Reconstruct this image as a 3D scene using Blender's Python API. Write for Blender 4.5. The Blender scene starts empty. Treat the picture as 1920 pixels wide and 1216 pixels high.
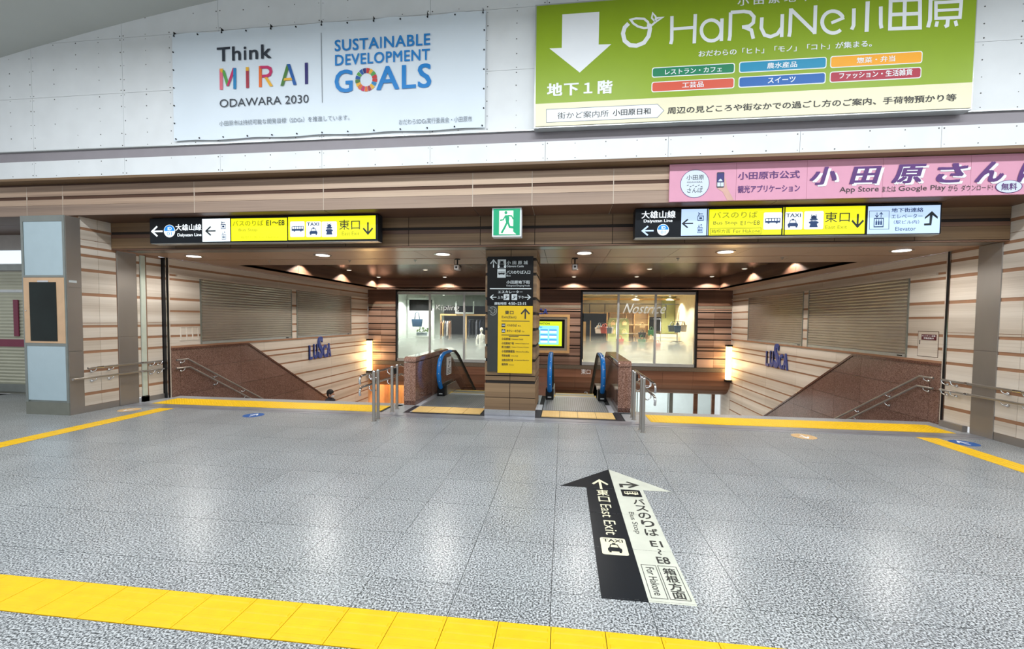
import bpy, math, random
from mathutils import Matrix, Vector
random.seed(7)
SC = bpy.context.scene
COL = SC.collection
PI = math.pi

# ------------------------------------------------------------------ camera, world, exposure
cam_d = bpy.data.cameras.new('camera')
cam = bpy.data.objects.new('camera', cam_d)
COL.objects.link(cam)
cam_d.sensor_width = 36.0
cam_d.lens = 15.01875
cam_d.shift_y = 23.0 / 1920.0
cam_d.clip_start = 0.05
cam_d.clip_end = 200
ROT = Matrix(((0.99281176, -0.01497297, 0.11874604), (0.11922979, 0.03715665, -0.99217117), (0.01044355, 0.99919727, 0.03867478)))
cam.matrix_world = Matrix.Translation((0, 0, 1.73)) @ ROT.to_4x4()
SC.camera = cam
world = bpy.data.worlds.new('world')
SC.world = world
world.use_nodes = True
world.node_tree.nodes['Background'].inputs[0].default_value = (0.93, 0.96, 1.0, 1)
world.node_tree.nodes['Background'].inputs[1].default_value = 0.55
SC.view_settings.view_transform = 'Standard'
SC.view_settings.look = 'None'
SC.view_settings.exposure = 0.55
SC.view_settings.gamma = 1.0
SC.view_settings.use_curve_mapping = False


def area(name, loc, rot, sx, sy, power, color=(1, 1, 1), spread=180):
    l = bpy.data.lights.new(name, 'AREA')
    l.shape = 'RECTANGLE'
    l.size = sx
    l.size_y = sy
    l.energy = power
    l.color = color
    l.spread = math.radians(spread)
    o = bpy.data.objects.new(name, l)
    o.location = loc
    o.rotation_euler = rot
    COL.objects.link(o)
    return o


# the hall's long rows of lamps under the vault, out of the frame above the camera
COOL = (0.92, 0.963, 1.0)
for x in (-9.0, -4.5, 0.0, 4.5, 9.0):
    area('hall_row_light', (x, 3.1, 6.15), (0, 0, 0), 3.6, 0.35, 142, COOL)
for x in (-7.0, 0.0, 7.0):
    area('hall_row_light', (x, -2.4, 6.15), (0, 0, 0), 4.5, 0.35, 150, COOL)
# the bright lower concourse seen under the lintel
area('concourse_light', (3.6, 21.0, -0.9), (0, 0, 0), 6.0, 4.0, 230, (0.98, 0.99, 1.0))
area('concourse_light', (-6.9, 18.75, -0.55), (0, 0, 0), 2.4, 0.5, 60, (1.0, 0.66, 0.36))

# ------------------------------------------------------------------ materials
MATS = {}


def ramp(nt, stops):
    r = nt.nodes.new('ShaderNodeValToRGB')
    els = r.color_ramp.elements
    while len(els) < len(stops):
        els.new(0.5)
    for e, (p, c) in zip(els, stops):
        e.position = p
        e.color = (c[0], c[1], c[2], 1)
    return r


def lin(c):
    return tuple(((v / 255) / 12.92 if v <= 10 else (((v / 255) + 0.055) / 1.055) ** 2.4) for v in c)


def base_mat(name, rough=0.5, metal=0.0, coat=0.0):
    m = bpy.data.materials.new(name)
    m.use_nodes = True
    nt = m.node_tree
    b = nt.nodes['Principled BSDF']
    b.inputs['Roughness'].default_value = rough
    b.inputs['Metallic'].default_value = metal
    b.inputs['Coat Weight'].default_value = coat
    MATS[name] = m
    return m, nt, b


def plain(name, rgb, rough=0.5, metal=0.0, var=0.06, scale=6.0, bump=0.0, coat=0.0, bscale=60, stretch=(1, 1, 1)):
    """a colour with a slight noise in tone and an optional fine relief"""
    m, nt, b = base_mat(name, rough, metal, coat)
    c = lin(rgb)
    g = nt.nodes.new('ShaderNodeNewGeometry')
    mp = nt.nodes.new('ShaderNodeMapping')
    mp.inputs['Scale'].default_value = stretch
    nt.links.new(g.outputs['Position'], mp.inputs['Vector'])
    n = nt.nodes.new('ShaderNodeTexNoise')
    n.inputs['Scale'].default_value = scale
    n.inputs['Detail'].default_value = 4
    nt.links.new(mp.outputs['Vector'], n.inputs['Vector'])
    r = ramp(nt, [(0.3, [v * (1 - var) for v in c]), (0.7, [min(1, v * (1 + var)) for v in c])])
    nt.links.new(n.outputs['Fac'], r.inputs['Fac'])
    nt.links.new(r.outputs['Color'], b.inputs['Base Color'])
    if bump:
        n2 = nt.nodes.new('ShaderNodeTexNoise')
        n2.inputs['Scale'].default_value = bscale
        nt.links.new(mp.outputs['Vector'], n2.inputs['Vector'])
        bp = nt.nodes.new('ShaderNodeBump')
        bp.inputs['Strength'].default_value = bump
        bp.inputs['Distance'].default_value = 0.01
        nt.links.new(n2.outputs['Fac'], bp.inputs['Height'])
        nt.links.new(bp.outputs['Normal'], b.inputs['Normal'])
    return m


def wood(name, cols, rough=0.45, band=5.0, grain=55.0, obj_var=0.25):
    """horizontal grain: broad bands in height, fine streaks and a tone of its own per plank"""
    m, nt, b = base_mat(name, rough)
    g = nt.nodes.new('ShaderNodeNewGeometry')
    oi = nt.nodes.new('ShaderNodeObjectInfo')
    def noise(sc, z, det):
        mp = nt.nodes.new('ShaderNodeMapping')
        mp.inputs['Scale'].default_value = sc
        nt.links.new(g.outputs['Position'], mp.inputs['Vector'])
        n = nt.nodes.new('ShaderNodeTexNoise')
        n.inputs['Scale'].default_value = 1.0
        n.inputs['Detail'].default_value = det
        nt.links.new(mp.outputs['Vector'], n.inputs['Vector'])
        return n
    n1 = noise((0.12, 0.12, band), 0, 1)
    n2 = noise((0.9, 0.9, grain), 0, 5)
    def mth(op, a, bb):
        x = nt.nodes.new('ShaderNodeMath')
        x.operation = op
        for i, v in enumerate((a, bb)):
            if hasattr(v, 'links'):
                nt.links.new(v, x.inputs[i])
            else:
                x.inputs[i].default_value = v
        return x.outputs[0]
    s = mth('ADD', mth('MULTIPLY', n1.outputs['Fac'], 0.85), mth('MULTIPLY', n2.outputs['Fac'], 0.30))
    s = mth('ADD', s, mth('MULTIPLY', mth('SUBTRACT', oi.outputs['Random'], 0.5), obj_var))
    r = ramp(nt, [(0.38, lin(cols[0])), (0.56, lin(cols[1])), (0.76, lin(cols[2]))])
    nt.links.new(s, r.inputs['Fac'])
    nt.links.new(r.outputs['Color'], b.inputs['Base Color'])
    bp = nt.nodes.new('ShaderNodeBump')
    bp.inputs['Strength'].default_value = 0.08
    bp.inputs['Distance'].default_value = 0.003
    nt.links.new(n2.outputs['Fac'], bp.inputs['Height'])
    nt.links.new(bp.outputs['Normal'], b.inputs['Normal'])
    return m


def granite(name, dark, mid, light, scale, rough, coat=0.0, obj_var=0.08, lo=0.40, hi=0.60):
    m, nt, b = base_mat(name, rough, 0.0, coat)
    g = nt.nodes.new('ShaderNodeNewGeometry')
    oi = nt.nodes.new('ShaderNodeObjectInfo')
    n = nt.nodes.new('ShaderNodeTexNoise')
    n.inputs['Scale'].default_value = scale
    n.inputs['Detail'].default_value = 3
    n.inputs['Roughness'].default_value = 0.65
    nt.links.new(g.outputs['Position'], n.inputs['Vector'])
    big = nt.nodes.new('ShaderNodeTexNoise')
    big.inputs['Scale'].default_value = 1.3
    nt.links.new(g.outputs['Position'], big.inputs['Vector'])
    a = nt.nodes.new('ShaderNodeMath'); a.operation = 'MULTIPLY_ADD'
    nt.links.new(oi.outputs['Random'], a.inputs[0]); a.inputs[1].default_value = obj_var
    nt.links.new(n.outputs['Fac'], a.inputs[2])
    a2 = nt.nodes.new('ShaderNodeMath'); a2.operation = 'MULTIPLY_ADD'
    nt.links.new(big.outputs['Fac'], a2.inputs[0]); a2.inputs[1].default_value = 0.05
    nt.links.new(a.outputs[0], a2.inputs[2])
    r = ramp(nt, [(lo, lin(dark)), (0.5 * (lo + hi), lin(mid)), (hi, lin(light))])
    s = nt.nodes.new('ShaderNodeMath'); s.operation = 'SUBTRACT'
    nt.links.new(a2.outputs[0], s.inputs[0]); s.inputs[1].default_value = 0.025 + obj_var / 2
    nt.links.new(s.outputs[0], r.inputs['Fac'])
    nt.links.new(r.outputs['Color'], b.inputs['Base Color'])
    return m


def emit(name, rgb, strength):
    m, nt, b = base_mat(name, 0.4)
    c = lin(rgb)
    b.inputs['Base Color'].default_value = (c[0] * 0.4, c[1] * 0.4, c[2] * 0.4, 1)
    b.inputs['Emission Color'].default_value = (c[0], c[1], c[2], 1)
    b.inputs['Emission Strength'].default_value = strength
    return m


def glass(name, tint=(0.93, 0.97, 0.96), alpha=0.12, rough=0.02):
    m = bpy.data.materials.new(name)
    m.use_nodes = True
    nt = m.node_tree
    nt.nodes.clear()
    out = nt.nodes.new('ShaderNodeOutputMaterial')
    tr = nt.nodes.new('ShaderNodeBsdfTransparent'); tr.inputs[0].default_value = (*tint, 1)
    gl = nt.nodes.new('ShaderNodeBsdfGlossy'); gl.inputs['Roughness'].default_value = rough
    fr = nt.nodes.new('ShaderNodeFresnel'); fr.inputs[0].default_value = 1.45
    mx = nt.nodes.new('ShaderNodeMixShader')
    ad = nt.nodes.new('ShaderNodeMath'); ad.operation = 'ADD'; ad.inputs[1].default_value = 0.01
    mm = nt.nodes.new('ShaderNodeMath'); mm.operation = 'MULTIPLY'; mm.inputs[1].default_value = 0.6
    nt.links.new(fr.outputs[0], mm.inputs[0]); nt.links.new(mm.outputs[0], ad.inputs[0])
    nt.links.new(ad.outputs[0], mx.inputs[0])
    nt.links.new(tr.outputs[0], mx.inputs[1]); nt.links.new(gl.outputs[0], mx.inputs[2])
    nt.links.new(mx.outputs[0], out.inputs[0])
    MATS[name] = m
    return m


granite('floor_granite', (60, 63, 65), (140, 144, 146), (196, 200, 202), 84, 0.28, 0.0, 0.010, 0.42, 0.58)
granite('plinth_granite', (120, 124, 128), (162, 165, 168), (190, 192, 195), 90, 0.3)
granite('brown_granite', (92, 68, 58), (122, 94, 83), (150, 121, 109), 70, 0.20, 0.0, 0.05, 0.36, 0.64)
granite('brown_granite_dark', (70, 46, 38), (94, 64, 54), (120, 86, 74), 70, 0.12)
granite('red_granite', (96, 66, 54), (136, 102, 88), (168, 136, 122), 60, 0.12, 0.3, 0.08, 0.36, 0.64)
plain('grout', (34, 36, 37), 0.8)
plain('grout_brown', (52, 34, 28), 0.8)
wood('beige_plank', ((184, 171, 156), (207, 197, 184), (224, 216, 205)), 0.42, 4.0, 50, 0.10)
wood('fascia_plank', ((140, 116, 98), (180, 154, 132), (204, 180, 156)), 0.5, 7.0, 60, 0.08)
wood('fascia_low', ((132, 112, 98), (158, 135, 118), (176, 152, 134)), 0.5, 5.0, 60, 0.08)
wood('header_plank', ((94, 72, 52), (120, 95, 68), (144, 117, 86)), 0.5, 7.0, 60, 0.1)
wood('dark_wood', ((80, 56, 43), (104, 74, 58), (124, 92, 72)), 0.5, 6.0, 50, 0.1)
wood('back_plank', ((112, 84, 70), (150, 120, 102), (180, 150, 132)), 0.45, 7.0, 50, 0.30)
wood('soffit_wood', ((146, 116, 95), (168, 137, 114), (184, 152, 128)), 0.32, 1.0, 6, 0.06)
wood('ceiling_wood', ((88, 68, 54), (104, 82, 66), (118, 94, 76)), 0.22, 1.0, 6, 0.06)
wood('lintel_wood', ((96, 62, 44), (124, 84, 62), (142, 102, 78)), 0.45, 5.0, 40, 0.06)
plain('groove', (78, 50, 34), 0.7)
plain('groove_warm', (158, 118, 90), 0.7)
plain('groove_dark', (30, 22, 17), 0.8)
plain('light_joint', (198, 184, 168), 0.7)
plain('white_panel', (222, 226, 228), 0.5, 0, 0.04, 2.5, 0.05)
plain('grey_band', (142, 137, 142), 0.6, 0, 0.03)
plain('vault_paint', (186, 190, 186), 0.7, 0, 0.03, 1.0)
plain('screw', (92, 92, 90), 0.5, 0.3)
plain('steel', (172, 168, 162), 0.30, 0.85, 0.08, 3, 0.03, 0, 200, (1, 1, 0.03))
plain('jamb_steel', (150, 144, 138), 0.42, 0.55, 0.10, 1.2, 0.03, 0, 200, (1, 1, 0.4))
plain('bright_steel', (205, 206, 208), 0.16, 1.0, 0.05)
plain('threshold_steel', (168, 170, 178), 0.34, 0.6, 0.1, 3)
plain('frame_grey', (140, 146, 142), 0.4, 0.6)
plain('kiosk_base', (120, 122, 112), 0.5, 0.2)
plain('kiosk_panel', (172, 192, 200), 0.25, 0, 0.02)
plain('pale_strip', (196, 204, 190), 0.35)
plain('worn_orange', (206, 170, 120), 0.6, 0, .15, 30)
plain('kiosk_wood', (206, 170, 134), 0.5)
plain('screen_black', (14, 26, 24), 0.12, 0, 0.3, 2)
plain('dark_post', (62, 64, 68), 0.3, 0.9)
plain('shutter', (182, 174, 163), 0.26, 0.6, 0.05, 2)
plain('shutter_green', (186, 186, 166), 0.45, 0.1, 0.05, 2)
plain('hall_beige', (176, 170, 164), 0.6)
plain('maroon', (122, 28, 62), 0.5)
plain('maroon_plate', (92, 30, 40), 0.5)
plain('tactile', (230, 182, 0), 0.42, 0, 0.05, 9)
plain('tactile_stair', (238, 192, 8), 0.45, 0, 0.04, 9)
plain('tactile_pale', (226, 190, 122), 0.45, 0, 0.04, 9)
plain('dark_tile', (48, 48, 54), 0.4)
plain('pale_tile', (196, 200, 208), 0.35)
plain('black', (16, 17, 19), 0.4)
plain('sign_black', (24, 28, 33), 0.35)
plain('pillar_black', (20, 20, 21), 0.4)
plain('pillar_grey', (58, 60, 58), 0.45)
plain('pillar_yellow', (222, 184, 10), 0.45, 0, 0.02)
plain('rubber', (22, 21, 22), 0.35)
plain('blue_cover', (16, 112, 190), 0.3, 0, 0.04)
plain('lusca_blue', (46, 66, 140), 0.4)
plain('banner_cloth', (218, 229, 238), 0.6, 0, 0.02, 1.2, 0.25, 0, 1.5)
plain('bill_green', (136, 164, 8), 0.4, 0, 0.02)
plain('cream', (228, 222, 190), 0.45, 0, 0.01)
plain('arrow_white', (200, 202, 188), 0.45)
plain('pink', (214, 152, 176), 0.5, 0, 0.02)
plain('alu', (186, 190, 190), 0.35, 0.6)
plain('white', (232, 236, 240), 0.5, 0, 0.01)
plain('palewhite', (206, 218, 230), 0.5, 0, 0.01)
plain('pale', (196, 204, 206), 0.5, 0, 0.01)
plain('ink', (38, 46, 58), 0.5)
plain('ink2', (46, 46, 44), 0.5)
plain('greyink', (112, 122, 130), 0.5)
plain('greymark', (130, 132, 128), 0.5)
plain('purple', (86, 40, 112), 0.5)
plain('skin', (206, 164, 150), 0.5)
for n_, c_ in dict(s_pink=(224, 110, 130), s_green=(84, 160, 74), s_mag=(196, 44, 100), s_cyan=(30, 130, 186), s_yellow=(232, 176, 50), s_maroon=(166, 50, 68),
                   s_orange=(226, 110, 50), s_green2=(74, 124, 56), s_blue=(24, 88, 160), s_indigo=(44, 40, 110), s_blue2=(16, 126, 200), s_red=(200, 50, 50),
                   b_green=(0, 124, 82), b_cyan=(0, 138, 178), b_orange=(240, 164, 20), b_red=(208, 80, 54), b_blue=(0, 92, 170), b_crimson=(168, 34, 58)).items():
    plain(n_, c_, 0.45, 0, 0.01)
emit('e_white', (238, 248, 255), 0.78)
emit('e_pale', (190, 216, 255), 0.66)
emit('e_yellow', (244, 244, 8), 0.62)
emit('e_ink', (22, 40, 44), 0.15)
emit('e_inkb', (24, 66, 120), 0.25)
emit('e_olive', (140, 142, 10), 0.55)
emit('e_olive2', (184, 184, 14), 0.7)
emit('e_olive3', (70, 84, 8), 0.4)
emit('e_blue', (16, 136, 232), 0.6)
emit('e_exit', (0, 160, 112), 0.55)
emit('e_door', (246, 255, 232), 0.8)
emit('e_screen_yellow', (214, 240, 40), 0.62)
emit('e_screen_cyan', (150, 236, 255), 0.6)
emit('e_screen_blue', (30, 130, 214), 0.9)
emit('lamp_lens', (255, 250, 240), 2.2)
emit('lamp_lens_soft', (255, 236, 214), 1.6)
emit('wall_lamp_glow', (255, 214, 140), 5.5)
emit('lit_panel', (226, 240, 250), 0.75)
glass('clear_glass')
glass('post_glass', (0.80, 0.88, 0.84), 0.5)
plain('cctv_white', (206, 206, 208), 0.4)
plain('hair', (20, 18, 20), 0.6)
plain('face_skin', (206, 158, 132), 0.55)
plain('dark_jacket', (36, 36, 44), 0.8)
plain('trousers', (46, 48, 60), 0.8)
plain('mask_white', (226, 230, 234), 0.7)
plain('shop_white', (214, 220, 214), 0.5)
plain('shop_wall_warm', (226, 212, 184), 0.6)
plain('orange_wall', (214, 170, 128), 0.6)
plain('shop_cream', (236, 218, 184), 0.5)
plain('shop_green', (158, 164, 112), 0.6)
plain('leaf_green', (120, 150, 70), 0.6, 0, 0.2, 20)
plain('shop_dark', (18, 18, 20), 0.6)
plain('shop_floor', (186, 184, 176), 0.3)
plain('shop_timber', (196, 158, 108), 0.5)
plain('tote_blue', (52, 78, 104), 0.5, 0, 0.1)
plain('bag_white', (216, 204, 196), 0.6, 0, 0.1)
plain('bag_red', (190, 84, 66), 0.6, 0, 0.1)
plain('bag_green', (52, 104, 60), 0.6, 0, 0.1)
plain('bag_tan', (196, 160, 110), 0.6, 0, 0.1)
plain('bag_grey', (120, 132, 140), 0.6, 0, 0.1)
plain('bag_denim', (88, 110, 136), 0.6, 0, 0.15)
plain('bag_dark', (52, 44, 42), 0.6, 0, 0.1)
plain('cloth_grey', (92, 92, 100), 0.8, 0, 0.1)
plain('cloth_navy', (34, 38, 54), 0.8, 0, 0.1)
plain('cloth_brown', (120, 84, 60), 0.8, 0, 0.1)
plain('mannequin_white', (226, 220, 208), 0.5)


def frost():
    m = bpy.data.materials.new('frosted_film')
    m.use_nodes = True
    nt = m.node_tree
    nt.nodes.clear()
    out = nt.nodes.new('ShaderNodeOutputMaterial')
    g = nt.nodes.new('ShaderNodeNewGeometry')
    sp = nt.nodes.new('ShaderNodeSeparateXYZ')
    nt.links.new(g.outputs['Position'], sp.inputs[0])
    mr = nt.nodes.new('ShaderNodeMapRange')
    mr.inputs['From Min'].default_value = 1.15
    mr.inputs['From Max'].default_value = 0.45
    mr.inputs['To Min'].default_value = 0.0
    mr.inputs['To Max'].default_value = 0.88
    nt.links.new(sp.outputs['Z'], mr.inputs['Value'])
    tr = nt.nodes.new('ShaderNodeBsdfTransparent')
    df = nt.nodes.new('ShaderNodeBsdfDiffuse'); df.inputs[0].default_value = (0.76, 0.78, 0.77, 1)
    tl = nt.nodes.new('ShaderNodeBsdfTranslucent'); tl.inputs[0].default_value = (0.82, 0.83, 0.82, 1)
    m1 = nt.nodes.new('ShaderNodeMixShader'); m1.inputs[0].default_value = 0.45
    nt.links.new(df.outputs[0], m1.inputs[1]); nt.links.new(tl.outputs[0], m1.inputs[2])
    m2 = nt.nodes.new('ShaderNodeMixShader')
    nt.links.new(mr.outputs[0], m2.inputs[0]); nt.links.new(tr.outputs[0], m2.inputs[1]); nt.links.new(m1.outputs[0], m2.inputs[2])
    nt.links.new(m2.outputs[0], out.inputs[0])
    MATS['frosted_film'] = m


frost()


def pattern_strip():
    m, nt, b = base_mat('pattern_metal', 0.35, 0.5)
    g = nt.nodes.new('ShaderNodeNewGeometry')
    mp = nt.nodes.new('ShaderNodeMapping'); mp.inputs['Scale'].default_value = (16, 16, 16)
    nt.links.new(g.outputs['Position'], mp.inputs['Vector'])
    v = nt.nodes.new('ShaderNodeTexVoronoi'); v.inputs['Randomness'].default_value = 0.15
    nt.links.new(mp.outputs['Vector'], v.inputs['Vector'])
    r = ramp(nt, [(0.2, lin((206, 196, 176))), (0.55, lin((110, 98, 84)))])
    nt.links.new(v.outputs['Distance'], r.inputs['Fac'])
    nt.links.new(r.outputs['Color'], b.inputs['Base Color'])
    bp = nt.nodes.new('ShaderNodeBump'); bp.inputs['Strength'].default_value = 0.6; bp.invert = True
    nt.links.new(v.outputs['Distance'], bp.inputs['Height']); nt.links.new(bp.outputs['Normal'], b.inputs['Normal'])


pattern_strip()

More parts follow.
